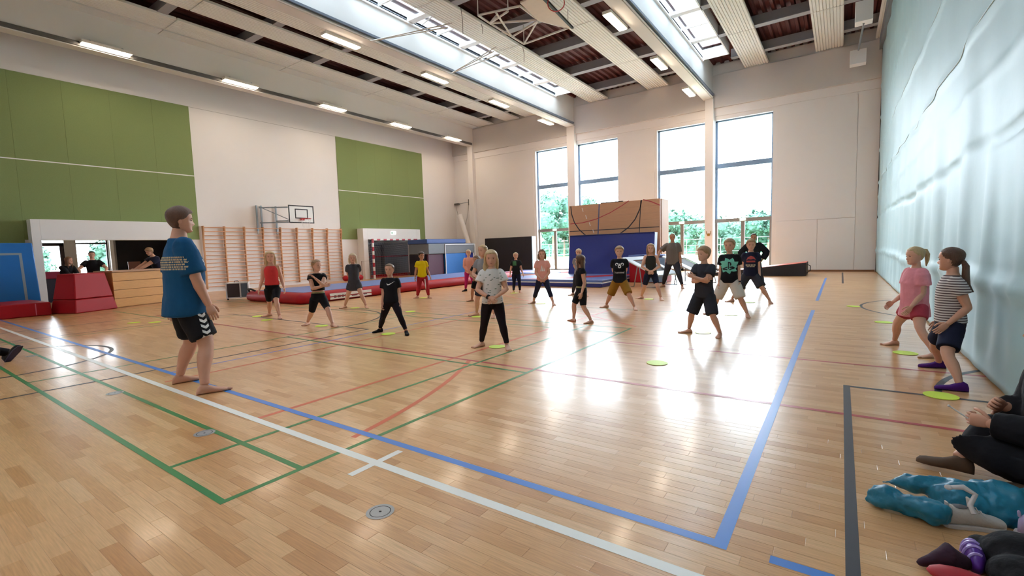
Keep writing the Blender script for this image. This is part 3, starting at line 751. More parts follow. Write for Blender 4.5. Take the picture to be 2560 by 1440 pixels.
# ---- recycled-floor wooden wall with navy crash mat
def wooden_wall():
    Y = 18.0; a = gy(1427, 514, Y); b = gy(1650, 498, Y)
    x0, x1, zt = a.x - .1, b.x, 3.07
    M_RW = mat('wall_beech', 'cb9a74', .5, vary=.1, scale=3, stretch=(1, 1, 12))
    t = thing('wooden_wall', 'freestanding wooden wall of old court flooring with painted lines', 'wooden wall', ((x0 + x1) / 2, Y, 0))
    w = (x1 - x0) / 2; n = 12
    for k in range(n): obj('plank', B(-w, w, 0, .06, zt * k / n + .0015, zt * (k + 1) / n - .0015), M_RW, t)
    obj('backing', B(-w + .02, w - .02, .06, .12, 0, zt), mat('backing_ply', '9a7a5a', .7), t)
    obj('side_box', B(w - .06, w + .02, .12, 1.0, .85, zt), mat('side_ply', 'b07f58', .6), t)
    obj('top_board', B(-w, w, .12, 1.0, zt - .04, zt), mat('side_ply', 'b07f58', .6), t)
    for x in (-w + .3, w - .3): obj('strut', MB().bar((x, .15, 2.0), (x, 1.1, .03), .08), mat('side_ply', 'b07f58', .6), t)
    def seg(m, p, q, lw):
        A = gy(p[0], p[1], Y); Bq = gy(q[0], q[1], Y); ctr = Vector((t.location.x, Y, 0))
        A -= ctr; Bq -= ctr; d = (Bq - A).normalized(); nn = Vector((-d.z, 0, d.x)) * lw / 2; o = Vector((0, -.003, 0))
        return [A - nn + o, Bq - nn + o, Bq + nn + o, A + nn + o]
    def poly(nm, m, pts, lw):
        mb = MB()
        for i in range(len(pts) - 1): mb.add(seg(m, pts[i], pts[i + 1], lw), [(0, 1, 2, 3)])
        obj(nm, mb, m, t)
    poly('black_curve', M_LK, [(1427, 516), (1429, 535), (1436, 556), (1447, 573), (1460, 585), (1470, 592)], .045)
    poly('black_curve', M_LK, [(1604, 500), (1600, 522), (1588, 548), (1572, 568), (1556, 580), (1548, 586)], .045)
    poly('red_curve', M_LR, [(1426, 560), (1456, 557), (1490, 548), (1525, 532), (1555, 514), (1572, 502)], .03)
    poly('red_line', M_LR, [(1608, 499), (1628, 504), (1650, 513)], .035)
    poly('blue_line', mat('line_slate', '5b6084', .4), [(1498, 510), (1495, 590)], .05)
    poly('brown_line', M_LK, [(1424, 579), (1648, 567)], .03); poly('brown_line', M_LK, [(1602, 502), (1598, 585)], .03)
    for k in range(4): poly('white_dash', M_LW, [(1455 + 9 * k, 520 + 18 * k), (1458 + 9 * k, 529 + 18 * k)], .03)
    sg = obj('dark_sign', B(-.62, .35, .3, .36, zt + .001, zt + .06), M_BLACK, t)
    return t, x0, x1
ww, wx0, wx1 = wooden_wall()
ca = gy(1426, 590, 17.5); cb_ = gy(1638, 581, 17.5)
cm = thing('crash_mat', 'large navy blue crash mat leaning on the wooden wall', 'mat', ((ca.x + cb_.x) / 2, 17.25, .245))
hw = (cb_.x - ca.x) / 2
def crash(hw, zt):
    m = MB(); n = 26; vs = []; fs = []
    for side in (0, 1):
        for j in range(n // 2 + 1):
            for i in range(n + 1):
                u, v = i / n, j / (n // 2)
                bulge = .02 * math.sin(7 * u + 4 * v) * math.sin(PI * u) + .03 * math.exp(-((u - .2 - .5 * v) / .1) ** 2) * math.sin(PI * v)
                y = .22 * v + (-.0 - bulge if side == 0 else .3)
                vs.append((-hw + 2 * hw * u, y, .0 + zt * v))
    N_ = (n + 1); H_ = n // 2 + 1
    for s in (0, 1):
        for j in range(H_ - 1):
            for i in range(n):
                q = s * N_ * H_ + j * N_ + i; f = (q, q + 1, q + N_ + 1, q + N_); fs.append(f if s == 0 else f[::-1])
    o = N_ * H_
    for i in range(n):
        fs.append((i, o + i, o + i + 1, i + 1)); q = (H_ - 1) * N_; fs.append((q + i, q + i + 1, o + q + i + 1, o + q + i))
    for j in range(H_ - 1):
        q = j * N_; fs.append((q, q + N_, o + q + N_, o + q)); q += n; fs.append((q, o + q, o + q + N_, q + N_))
    return m.add(vs, fs)
obj('mat_cover', crash(hw, 1.55), M_NAVY, cm, smooth=True)
obj('piping', MB().tube([(-hw, .2, 1.55), (hw, .2, 1.55)], .018, 6), mat('navy_edge', '141c52', .5), cm, smooth=True)

# ---- mini trampolines and soft block
def minitramp(loc, rz, label):
    t = thing('mini_trampoline', label, 'trampoline', loc, rz, group='mini trampolines')
    L, W, z0, z1 = .62, .6, .38, .92
    def P(u, v): return Vector((u * W, v * L, (z0 + z1) / 2 + (z1 - z0) / 2 * v))
    fr = mat('trampoline_frame', 'd8dde2', .35, metal=.3)
    pad = mat('trampoline_pad', 'c9d6e2', .5)
    c = [P(-1, -1), P(1, -1), P(1, 1), P(-1, 1)]
    for k in range(4): obj('frame_tube', MB().tube([c[k], c[(k + 1) % 4]], .03, 8), fr, t, smooth=True)
    obj('bed', MB().add([P(-.62, -.62), P(.62, -.62), P(.62, .62), P(-.62, .62)], [(0, 1, 2, 3)]), mat('bed_dark', '2e3038', .7), t)
    for (u0, u1, v0, v1) in ((-1, 1, -1, -.66), (-1, 1, .66, 1), (-1, -.66, -.66, .66), (.66, 1, -.66, .66)):
        n = Vector((0, -.35, .94)) * .03
        q = [P(u0, v0), P(u1, v0), P(u1, v1), P(u0, v1)]
        obj('pad', MB().hexa([p for p in q] + [p + n for p in q]), pad, t)
    for u in (-1, 1):
        obj('leg', MB().tube([P(u, .8), (u * W, .5, .02), (u * W, .2, .02), P(u, .1)], .018, 6), M_STEEL, t, smooth=True)
        obj('leg', MB().tube([P(u, -.8), (u * W, -.6, .02), (u * W, -.1, .02), P(u, .0)], .018, 6), M_STEEL, t, smooth=True)
    return t
minitramp((-5.05, 15.0, 0), math.radians(75), 'tilted mini trampoline between the boy in the black T-shirt and the long-haired girl')
minitramp((-4.1, 16.1, 0), math.radians(75), 'tilted mini trampoline just behind the long-haired girl')
sb = thing('soft_block', 'red and blue foam block in front of the navy crash mat', 'foam block', (-5.62, 16.72, .0))
obj('block_core', B(-.64, .64, -.42, .42, 0, .9), M_RED, sb, bevel=.03); obj('blue_top', B(-.66, .66, -.44, .44, .9, .98), M_BLUEV, sb, bevel=.02)
obj('blue_side', B(.05, .645, -.445, -.42, .02, .88), mat('steel_blue_vinyl', '7f97b5', .5), sb)

# ---- mats in the far left corner
bmat = thing('upright_black_mat', 'tall black mat with silver edge leaning on the far wall left of the windows', 'mat', (-15.7, 22.3, 0), math.radians(-3))
obj('mat_cover', B(-1.75, 1.68, -.2, .15, 0, 2.0), M_MATBLK, bmat, bevel=.02)
obj('silver_edge', B(1.68, 1.72, -.2, .15, 0, 2.0), mat('silver_foil', 'a9c0d2', .3, metal=.4, bump=1.0, bscale=14), bmat)
tr = thing('mat_trolley', 'trolley stacked with grey and blue mats in the far left corner', 'trolley', (-18.1, 19.2, 0), math.radians(-4))
obj('mat_stack', B(-.8, .8, -1.7, 1.7, 1.2, 1.74), M_GREYV, tr, bevel=.03); obj('blue_cover', B(-.82, .75, -1.75, 1.1, 1.74, 1.98), mat('blue_cover', '33518f', .55), tr, bevel=.04)
obj('upright_mat', B(.55, .7, -1.65, -.6, .12, 1.2), mat('maroon_vinyl', '4a1d3c', .5), tr, bevel=.02)
obj('upright_mat', B(.6, .78, -.5, 1.0, .12, 1.2), M_BRIGHT, tr, bevel=.02); obj('upright_mat', B(.5, .7, 1.05, 1.7, .12, 1.2), mat('royal_vinyl', '20309a', .5), tr, bevel=.02)
obj('dark_core', B(-.8, .5, -1.68, 1.68, .1, 1.2), mat('core_dark', '1f1c2c', .7), tr)
for y in (-.55, 1.72): obj('frame_post', B(.8, .84, y - .02, y + .02, .05, 1.7), mat('frame_white', 'd6dbe2', .4), tr)
for z in (.08, 1.66): obj('frame_bar', B(.8, .84, -.55, 1.72, z, z + .04), mat('frame_white', 'd6dbe2', .4), tr)
for x, y in ((-.6, -1.5), (.6, -1.5), (-.6, 1.5), (.6, 1.5)): obj('wheel', MB().tube([(x, y - .02, .05), (x, y + .02, .05)], .05, 12), M_BLACK, tr, smooth=True)
# red pillow-shaped pad at the foot of the wall bars
pd = thing('red_pad', 'small red rolled pad on the floor at the foot of the wall bars', 'mat', (-19.9, 14.6, 0), math.radians(75))
obj('pad_roll', MB().tube([(-.5, 0, .14), (-.42, 0, .15), (.42, 0, .15), (.5, 0, .14)], [.08, .14, .14, .08], 12), M_RED, pd, smooth=True)
obj('strap', MB().tube([(-.2, 0, .15), (-.17, 0, .15)], .145, 12), M_BLACK, pd, smooth=True)
# steel hurdle frame
hf = thing('steel_frame', 'thin dark steel frame standing left of the goal', 'frame', (-19.75, 15.35, 0))
obj('tube_frame', MB().tube([(0, -.3, 0), (0, -.3, .95), (0, .22, .95), (0, .22, 0)], .014, 6), mat('frame_brown', '6a4a40', .5), hf, smooth=True)

# ---- wedge mat by the far wall
wg = thing('wedge_mat', 'black wedge mat with red top lying by the far wall', 'wedge mat', (0, 0, 0))
WZ = gy(2010, 657, 20.3).z
pr_ = [(-4.6, 20.3, 0), (-1.05, 20.3, 0), (-1.05, 20.3, WZ), (-4.6, 20.3, .06)]
obj('wedge_body', MB().prism(pr_, (0, 0, 0), (0, 1.4, 0)), M_MATBLK, wg, bevel=.02)
obj('red_top', MB().hexa([(-4.6, 20.3, .062), (-1.05, 20.3, WZ + .002), (-1.05, 21.7, WZ + .002), (-4.6, 21.7, .062), (-4.6, 20.3, .075), (-1.05, 20.3, WZ + .015), (-1.05, 21.7, WZ + .015), (-4.6, 21.7, .075)]), mat('wedge_red', 'c2503f', .4), wg)
obj('carry_loop', MB().tube([(-1.04, 20.5, WZ - .06), (-.92, 20.5, WZ - .12), (-.92, 20.5, .2), (-1.04, 20.5, .1)], .015, 6), M_BLACK, wg, smooth=True)

# ---- corner rigging on the left of the far wall
rg = thing('rope_bracket', 'wall bracket with hanging rope loop in the far left corner', 'bracket', (-20.0, YF - .14, 4.35))
obj('bracket_arm', MB().tube([(-.6, 0, 0), (.48, 0, .05)], .018, 6), M_STEEL, rg, smooth=True)
obj('bracket_plate', B(.44, .55, -.06, .1, -.15, .22), mat('bracket_dark', '5f5a58', .5), rg); obj('bracket_plate', B(-.75, -.4, -.06, .1, -.05, .05), mat('bracket_dark', '5f5a58', .5), rg)
obj('rope', MB().tube([(-.6 + 1.08 * k / 16, -.05, -.05 - 1.45 * math.sin(PI * k / 16) ** .8) for k in range(17)], .012, 5), mat('rope_grey', '8d857c', .8), rg, smooth=True)
obj('diagonal_pipe', MB().tube([(-20.0, YF - .55, 3.6), (-18.75, YF - .6, 0)], .16, 12), M_WALL, smooth=True, label='pale slanting round pipe in the far left corner beside the mats', cat='pipe')

# ---- kiosk furniture
M_CTR = mat('counter_wood', 'cf9650', .5, vary=.12, scale=3, stretch=(1, 2, 8))
ct = thing('kiosk_counter', 'yellow wooden counter in front of the white kiosk opening', 'counter', (-17.45, 4.95, 0), math.radians(20))
for k in range(4): obj('front_board', B(.3, .33, -.7, .92, .02 + .25 * k, .26 + .25 * k), M_CTR, ct, bevel=.006)
obj('counter_body', B(-.25, .3, -.7, .92, 0, 1.02), mat('counter_core', 'a97c48', .6), ct); obj('counter_top', B(-.34, .38, -.74, .97, 1.02, 1.07), mat('counter_top_wood', 'b08055', .4, vary=.1), ct, bevel=.008)
rb = thing('red_vault_block', 'red tapering soft vault block in two layers left of the counter', 'foam block', (-16.95, 3.76, 0), math.radians(25))
def taper(w0, w1, d0, d1, za, zb2): return MB().hexa([(-d0, -w0, za), (d0, -w0, za), (d0, w0, za), (-d0, w0, za), (-d1, -w1, zb2), (d1, -w1, zb2), (d1, w1, zb2), (-d1, w1, zb2)])
obj('lower_layer', taper(.56, .5, .42, .37, 0, .36), M_RED, rb, bevel=.03); obj('upper_layer', taper(.5, .4, .37, .28, .365, 1.04), M_RED, rb, bevel=.03)
hk = thing('wall_hook', 'small brass double hook on the pilaster right of the third window', 'hook', (-5.06, YF - .28, 1.75))
obj('hook_bar', MB().tube([(-.1, -.03, .12), (-.09, -.06, .0), (0, -.05, -.06), (.09, -.06, .0), (.1, -.03, .12)], .014, 6), mat('brass', 'a8843c', .35, metal=.6), hk, smooth=True)
obj('hook_plate', B(-.05, .05, -.05, 0, -.1, .02), mat('brass', 'a8843c', .35, metal=.6), hk)
lr = thing('low_red_mat', 'low red mat lying on the floor at the left edge below the blue mat', 'mat', (-17.3, 1.75, 0), math.radians(2))
obj('mat_body', B(-1.2, .55, -2.6, 1.3, 0, .34), M_RED, lr, bevel=.03); obj('seam', B(.551, .556, 1.0, 1.02, .02, .32), mat('seam_pink', 'c2596a', .5), lr)
bu = thing('upright_blue_mat', 'blue mat standing upright at the left edge beside the white kiosk surround', 'mat', (-19.35, 2.2, 0))
obj('mat_body', MB().hexa([(-.15, -2.2, 0), (.15, -2.2, 0), (.15, 1.12, 0), (-.15, 1.12, 0), (-.4, -2.2, 1.95), (-.1, -2.2, 1.95), (-.1, 1.1, 1.95), (-.4, 1.1, 1.95)]), M_BRIGHT, bu, bevel=.03)
_tp2 = lambda v, z: (.153 - .128 * z, v, z)
obj('tape_square', MB().add([_tp2(-2, 1.6), _tp2(.85, 1.6), _tp2(.85, 1.66), _tp2(-2, 1.66), _tp2(.79, .2), _tp2(.85, .2), _tp2(.85, 1.6), _tp2(.79, 1.6)], [(0, 1, 2, 3), (4, 5, 6, 7)]), mat('tape_grey', '8d9dab', .6), bu)
sf = thing('dark_cabinet', 'low dark cabinet with red cloth inside the kiosk room', 'cabinet', (-22.3, 4.3, 0))
obj('cabinet_body', B(-.3, .3, -.9, .6, 0, .8), mat('cabinet_navy', '17172a', .6), sf, bevel=.01); obj('red_cloth', B(-.32, .32, -.5, .3, .8, 1.05), mat('cloth_maroon', '8a1f3a', .8), sf, bevel=.05)
pp = thing('folding_chair', 'small wooden chair back seen behind the counter by the white post', 'chair', (-22.4, 6.6, 0), math.radians(90))
obj('seat', B(-.2, .2, -.2, .2, .43, .46), M_WOODB, pp); obj('backrest', B(-.2, .2, .17, .2, .7, 1.3), mat('chair_brown', '7a4a38', .5), pp)
for x, y, h in ((-.18, -.18, .43), (.18, -.18, .43), (-.18, .18, 1.0), (.18, .18, 1.0)): obj('leg', B(x - .02, x + .02, y - .02, y + .02, 0, h), M_STEEL, pp)

# ---- folded basketball frame under the roof
def roof_hoop():
    M_WT = mat('white_tube', 'dcd6cf', .5, vary=.02)
    t = thing('roof_basketball_hoop', 'basketball board on a white tube frame folded up under the roof', 'basketball hoop', (0, 0, 0))
    Z = 8.3
    g = lambda x, y, z=Z: gz(x, y, z)
    bars = [((1195, 38), (1300, 15), 8.35), ((1300, 15), (1345, 50), 8.3), ((1345, 50), (1420, 70), 8.3), ((1420, 70), (1310, 110), 8.3), ((1310, 110), (1225, 58), 8.3), ((1225, 58), (1345, 50), 8.25),
            ((1310, 110), (1345, 50), 8.25), ((1280, 92), (1345, 52), 8.2), ((1225, 58), (1240, 40), 8.3), ((1195, 38), (1225, 58), 8.3), ((1240, 32), (1280, 92), 8.22), ((1270, 28), (1225, 58), 8.2)]
    for a, b, z in bars: obj('frame_tube', MB().tube([g(a[0], a[1], z), g(b[0], b[1], z + .05)], .032, 6), M_WT, t, smooth=True)
    q = [g(1300, 8, 8.2), g(1345, -12, 8.2), g(1428, 72, 8.2), g(1345, 52, 8.2)]
    obj('board', MB().hexa([p for p in q] + [p + Vector((0, 0, .04)) for p in q]), mat('board_beige', 'd5c4b2', .6), t)
    q2 = [g(1345, -12, 8.18), g(1352, -14, 8.18), g(1434, 72, 8.18), g(1428, 72, 8.18)]
    obj('board_edge', MB().hexa([p for p in q2] + [p + Vector((0, 0, .06)) for p in q2]), M_BLACK, t)
    c = g(1390, 8, 8.1)
    obj('rim', MB().tube([c + Vector((.2 * math.cos(k * PI / 10), .12 * math.cos(k * PI / 10), .22 * math.sin(k * PI / 10))) for k in range(21)], .014, 6), mat('rim_red', 'c8373a', .4), t, smooth=True)
    for a, b, za, zb2 in (((925, 103), (1130, 58), 7.95, 8.35), ((925, 103), (1120, 68), 7.95, 8.35), ((1128, 183), (1240, 118), 7.95, 8.35), ((1128, 183), (1235, 128), 7.95, 8.3), ((1128, 183), (1250, 135), 7.95, 8.3), ((1055, 62), (1085, 38), 8.5, 8.7)):
        A = gx(a[0], a[1], -11.9); obj('stay_rod', MB().tube([A, g(b[0], b[1], zb2)], .02, 6), M_WT, t, smooth=True)
    for p in ((1195, 38), (1420, 70), (1310, 110), (1270, 28)):
        A = g(p[0], p[1], 8.33); obj('hanger', MB().tube([A, (A.x, A.y, 8.97)], .015, 6), M_WT, t, smooth=True)
    for p, l in (((1152, 20), .9), ((1203, 60), .35), ((1307, 118), .6)):
        A = g(p[0], p[1], 8.4); obj('cord', MB().tube([A, A + Vector((.05, 0, -l * .4)), A + Vector((0, .05, -l * .8))], .01, 4), mat('cord_dark', '50483f', .8), t, smooth=True)
roof_hoop()
# small boxes hanging beside the curtain
hb = thing('hanging_unit', 'two small white boxes on a thin rod hanging under the roof beside the curtain', 'fitting', (0, 0, 0))
a = gy(2160, 32, 18.5); b2 = gy(2145, 145, 22.6)
obj('upper_box', B(a.x - .22, a.x + .22, 18.3, 18.7, a.z - .3, a.z + .3), M_WHITE, hb, bevel=.01); obj('lower_box', B(b2.x - .25, b2.x + .25, 22.4, 22.8, b2.z - .25, b2.z + .25), M_WHITE, hb, bevel=.01)
obj('rod', MB().tube([(a.x, 18.5, a.z - .3), (b2.x, 22.6, b2.z + .25)], .03, 6), M_STEEL, hb, smooth=True); obj('drop_rod', MB().tube([(a.x, 18.5, a.z + .3), (a.x, 18.5, 8.97)], .025, 6), M_STEEL, hb, smooth=True)

# ---- spot markers on the floor
M_SPOT = mat('spot_yellow', 'd2ea45', .5, vary=.02)
_sp = MB().tube([(0, 0, .0025), (0, 0, .006)], .115, 24).mesh('spot'); _sp.materials.append(M_SPOT)
SPOTS = [((2352, 990), 'yellow floor spot beside the purple shoes near the curtain'), ((2263, 883), 'yellow floor spot between the feet of the girl in pink'), ((2209, 806), 'yellow floor spot alone beside the curtain behind the girl in pink'),
 ((2133, 766), 'yellow floor spot at the thin floor circle near the curtain'), ((1643, 908), 'yellow floor spot alone in the window glare at mid floor'), ((1757, 832), 'floor spot under the boy with crossed arms'),
 ((1827, 788), 'floor spot under the boy in cream shorts'), ((1874, 756), 'floor spot under the boy with the red print'), ((1622, 748), 'floor spot under the long-haired girl in the black top'),
 ((971, 835), 'yellow floor spot under the girl in black leggings and black T-shirt'), ((1243, 867), 'yellow floor spot under the girl in the white T-shirt'), ((1193, 792), 'yellow floor spot behind the legs of the white T-shirt girl'),
 ((1026, 779), 'yellow floor spot alone right of the circle arc'), ((804, 815), 'floor spot under the child holding her arm'), ((668, 800), 'floor spot left of the red-top child, the nearer of two'),
 ((644, 791), 'floor spot left of the red-top child, the farther of two'), ((887, 770), 'floor spot under the child in the long grey T-shirt'), ((1057, 745), 'floor spot under the child in the yellow T-shirt'),
 ((335, 807), 'pale floor spot on the empty floor left of the instructor, the left one'), ((387, 806), 'pale floor spot on the empty floor left of the instructor, the right one'), ((1286, 733), 'floor spot under the small child in green and black'), ((1352, 759), 'floor spot under the child in the peach T-shirt')]
for p, lb in SPOTS:
    q = gz(*p); obj('floor_spot', _sp, None, label=lb, cat='floor marker', group='yellow floor spots', loc=(q.x, q.y, 0))
# ================================================================== PEOPLE
UP = Vector((0, 0, 1))
def ring_loft(mb, rings, n=16, ex=2.0):
    """rings: (centre, axis a, axis b) -> closed tube with pole caps"""
    vs = []; fs = []
    for c, a, b in rings:
        for k in range(n):
            t = 2 * PI * k / n; ct, st = math.cos(t), math.sin(t)
            if ex != 2.0:
                ct = math.copysign(abs(ct) ** (2 / ex), ct); st = math.copysign(abs(st) ** (2 / ex), st)
            vs.append(c + a * ct + b * st)
    m = len(rings)
    for i in range(m - 1):
        for k in range(n):
            k2 = (k + 1) % n; fs.append((i * n + k, i * n + k2, (i + 1) * n + k2, (i + 1) * n + k))
    vs.append(rings[0][0]); vs.append(rings[-1][0]); p0, p1 = m * n, m * n + 1
    for k in range(n):
        k2 = (k + 1) % n; fs.append((p0, k2, k)); fs.append((p1, (m - 1) * n + k, (m - 1) * n + k2))
    mb.add(vs, fs)
def limb_rings(pts, rads, ends=True, flat=1.0, side=None):
    """smooth tapered limb through pts; rounded ends"""
    out = []; n = len(pts); x = None
    for i in range(n):
        d = (pts[min(i + 1, n - 1)] - pts[max(i - 1, 0)]).normalized()
        if x is None:
            ref = side if side is not None else (UP if abs(d.z) < .9 else Vector((1, 0, 0)))
            x = (ref - d * ref.dot(d)).normalized()
        else: x = (x - d * x.dot(d)).normalized()
        y = d.cross(x)
        if ends and i == 0: out.append((pts[0] - d * rads[0] * .7, x * rads[0] * .6, y * rads[0] * .6 * flat))
        out.append((pts[i], x * rads[i], y * rads[i] * flat))
        if ends and i == n - 1: out.append((pts[i] + d * rads[i] * .7, x * rads[i] * .6, y * rads[i] * .6 * flat))
    return out
def ik(a, t, l1, l2, hint):
    d = t - a; L = d.length
    mx = (l1 + l2) * .999
    if L > mx: d = d * (mx / L); L = mx; t = a + d
    u = d.normalized(); c = (l1 * l1 + L * L - l2 * l2) / (2 * L); h = math.sqrt(max(0, l1 * l1 - c * c))
    hp = hint - u * hint.dot(u)
    hp = hp.normalized() if hp.length > 1e-6 else u.orthogonal().normalized()
    return a + u * c + hp * h, t

_HZ = [-.5, -.47, -.42, -.35, -.27, -.2, -.1, 0, .1, .2, .3, .38, .45, .485, .5]
_HW = [.03, .12, .19, .235, .27, .295, .32, .335, .345, .345, .315, .26, .17, .09, .01]
_HF = [.25, .33, .365, .365, .36, .365, .375, .38, .395, .395, .36, .295, .19, .10, .01]
_HB = [-.10, -.02, .06, .14, .23, .29, .36, .405, .43, .435, .40, .33, .215, .115, .01]
def head_surface(hh, wide=1.0, hair=None, ns=32, nz=30):
    """returns verts, faces in head frame: x front, y left, z up, origin mid head"""
    vs = []; fs = []
    zs = [.5 * -math.cos(PI * i / nz) for i in range(nz + 1)]
    for z in zs:
        w = np.interp(z, _HZ, _HW) * wide; f = np.interp(z, _HZ, _HF); b = np.interp(z, _HZ, _HB)
        for k in range(ns):
            ph = 2 * PI * k / ns
            ct, st = math.cos(ph), math.sin(ph)
            ct2 = math.copysign(abs(ct) ** .92, ct); st2 = math.copysign(abs(st) ** .92, st)
            cx, rx = (f - b) / 2, (f + b) / 2
            x, y = cx + rx * ct2, w * st2
            dx = 0
            if ct > 0:
                nose = np.interp(z, [-.24, -.2, -.16, -.05, .04], [0, .07, .105, .04, 0]) * math.exp(-(y / .055) ** 2)
                sock = -.03 * sum(math.exp(-((y - s) / .07) ** 2 - ((z + .005) / .05) ** 2) for s in (-.14, .14))
                brow = .014 * math.exp(-((z - .085) / .035) ** 2) * math.exp(-(y / .2) ** 4)
                lips = .022 * math.exp(-((z + .30) / .035) ** 2 - (y / .09) ** 2) - .012 * math.exp(-((z + .30) / .010) ** 2 - (y / .09) ** 2)
                chin = .02 * math.exp(-((z + .42) / .05) ** 2 - (y / .09) ** 2) - .015 * math.exp(-((z + .36) / .025) ** 2 - (y / .12) ** 2)
                dx = nose + sock + brow + lips + chin
            p = Vector((x + dx, y, z))
            if hair is not None:
                deg = abs(math.degrees(math.atan2(st, ct)))
                zl = np.interp(deg, hair['phi'], hair['zl'])
                m = min(1, max(0, (z - zl) / .07)); m = m * m * (3 - 2 * m)
                th = hair['th'] * (1 + .25 * math.sin(7 * ph + 9 * z) * hair.get('mess', .3) + hair.get('top', 0) * max(0, z) * 2)
                q = Vector((x - .0, y, z)); q0 = Vector((cx, 0, z * .55))
                p = q + (q - q0).normalized() * (-.03 + (th + .03) * m)
            vs.append(p * hh)
    n = len(zs)
    for i in range(n - 1):
        for k in range(ns):
            k2 = (k + 1) % ns; fs.append((i * ns + k, i * ns + k2, (i + 1) * ns + k2, (i + 1) * ns + k))
    fs.append(tuple(range(ns))[::-1]); fs.append(tuple((n - 1) * ns + k for k in range(ns)))
    return vs, fs
def foot_mesh(fl, shoe=False):
    mb = MB(); s = 1.1 if shoe else 1.0
    R = [(-.27, .05, .1), (-.235, .1, .22), (-.13, .125, .34), (0, .125, .36), (.12, .135, .29), (.28, .16, .2), (.45, .185, .145), (.6, .185, .11), (.68, .15, .085)]
    if shoe: R = [(-.29, .07, .2), (-.25, .12, .34), (-.13, .15, .42), (.02, .15, .4), (.15, .155, .31), (.3, .175, .23), (.46, .195, .19), (.62, .19, .165), (.74, .15, .14), (.79, .07, .09)]
    ring_loft(mb, [(Vector((x, -.01 if x > .3 else 0, h / 2)) * fl, Vector((0, w, 0)) * fl, Vector((0, 0, h / 2)) * fl) for x, w, h in R], 14, 2.6)
    if not shoe:
        for k, (y, r, x) in enumerate(((.11, .055, .72), (.045, .04, .735), (-.02, .037, .715), (-.08, .035, .685), (-.135, .033, .645))):
            mb.ell(Vector((x, y, r)) * fl, (r * 1.7 * fl, r * fl * .95, r * fl), 8, 6)
    return mb
def hand_mesh(hl, curl=.35, side=1):
    """x: wrist->fingers, y*side: thumb side, z: back of the hand"""
    mb = MB()
    ring_loft(mb, [(Vector((x, y, 0)) * hl, Vector((0, w, 0)) * hl, Vector((0, 0, t)) * hl) for x, y, w, t in
                   ((-.08, 0, .10, .085), (.02, 0, .125, .09), (.18, .01 * side, .19, .10), (.36, .005 * side, .215, .09), (.5, 0, .205, .075), (.54, 0, .15, .05))], 12, 2.5)
    for (y, L, r) in ((.155, .40, .05), (.052, .45, .052), (-.052, .42, .05), (-.15, .33, .044)):
        p = Vector((.47, y * side, 0)); a = curl * .5; pts = [p]; rr = [r]
        for seg in (.45, .32, .23):
            p = p + Vector((math.cos(a), y * side * .25, -math.sin(a))) * L * seg; a += curl * 1.1
            pts.append(p); rr.append(rr[-1] * .92)
        ring_loft(mb, limb_rings([q * hl for q in pts], [q * hl for q in rr]), 8)
    p = Vector((.12, .15 * side, -.02)); pts = [p, p + Vector((.14, .12 * side, -.05)), p + Vector((.28, .16 * side, -.08 - .05 * curl)), p + Vector((.39, .15 * side, -.1 - .12 * curl))]
    ring_loft(mb, limb_rings([q * hl for q in pts], [.07 * hl, .06 * hl, .052 * hl, .045 * hl]), 8)
    return mb
def put(dst, src, Mx): dst.add([Mx @ Vector(v) for v in src.v], src.f)
def frame(o, x, z):
    x = x.normalized(); y = z.cross(x).normalized(); z = x.cross(y)
    m = Matrix((x, y, z)).transposed().to_4x4(); m.translation = o; return m

SKIN = {k: mat('skin_' + k, c, .5, vary=.05, scale=12, spec=.35) for k, c in dict(fair='d8a48a', light='cf9a80', tan='b98468').items()}
HAIRM = {k: mat('hair_' + k, c, .45, vary=.25, scale=10, bump=.5, bscale=40, stretch=(4, 4, .6)) for k, c in
         dict(blond='c9a878', pale='d9c4a0', sandy='a5805a', brown='5c3d2c', dark='2b1d18', mid='7d5a3f', red='8a5238').items()}
M_EYE = mat('eye_dark', '2a1f1c', .25, vary=0); M_EYEW = mat('eye_white', 'd8d2cc', .3, vary=0); M_LIP = mat('lips', 'b06a62', .5, vary=0); M_BROWH = mat('eyebrow', '6b4a34', .8, vary=0)
def cloth(name, c, **k): return mat('cloth_' + name, c, k.pop('rough', .85), vary=k.pop('vary', .08), scale=5, bump=k.pop('bump', .35), bscale=k.pop('bscale', 9), spec=.25, **k)
TMP = []; PEOPLE = []; SOFT_OBJ = {}
def tmp_remesh(mb, vox, smooth=6, wrinkle=0):
    me = bpy.data.meshes.new('tmp'); me.from_pydata(mb.v, [], mb.f)
    o = bpy.data.objects.new('tmp', me); COL.objects.link(o)
    r = o.modifiers.new('r', 'REMESH'); r.mode = 'VOXEL'; r.voxel_size = vox; r.use_smooth_shade = True
    s = o.modifiers.new('s', 'SMOOTH'); s.iterations = smooth; s.factor = .5
    if wrinkle:
        tx = bpy.data.textures.get('wrinkle') or bpy.data.textures.new('wrinkle', 'CLOUDS'); tx.noise_scale = .09; tx.noise_depth = 2
        d = o.modifiers.new('d', 'DISPLACE'); d.texture = tx; d.strength = wrinkle; d.mid_level = .5; d.texture_coords = 'LOCAL'
    TMP.append(o); return o

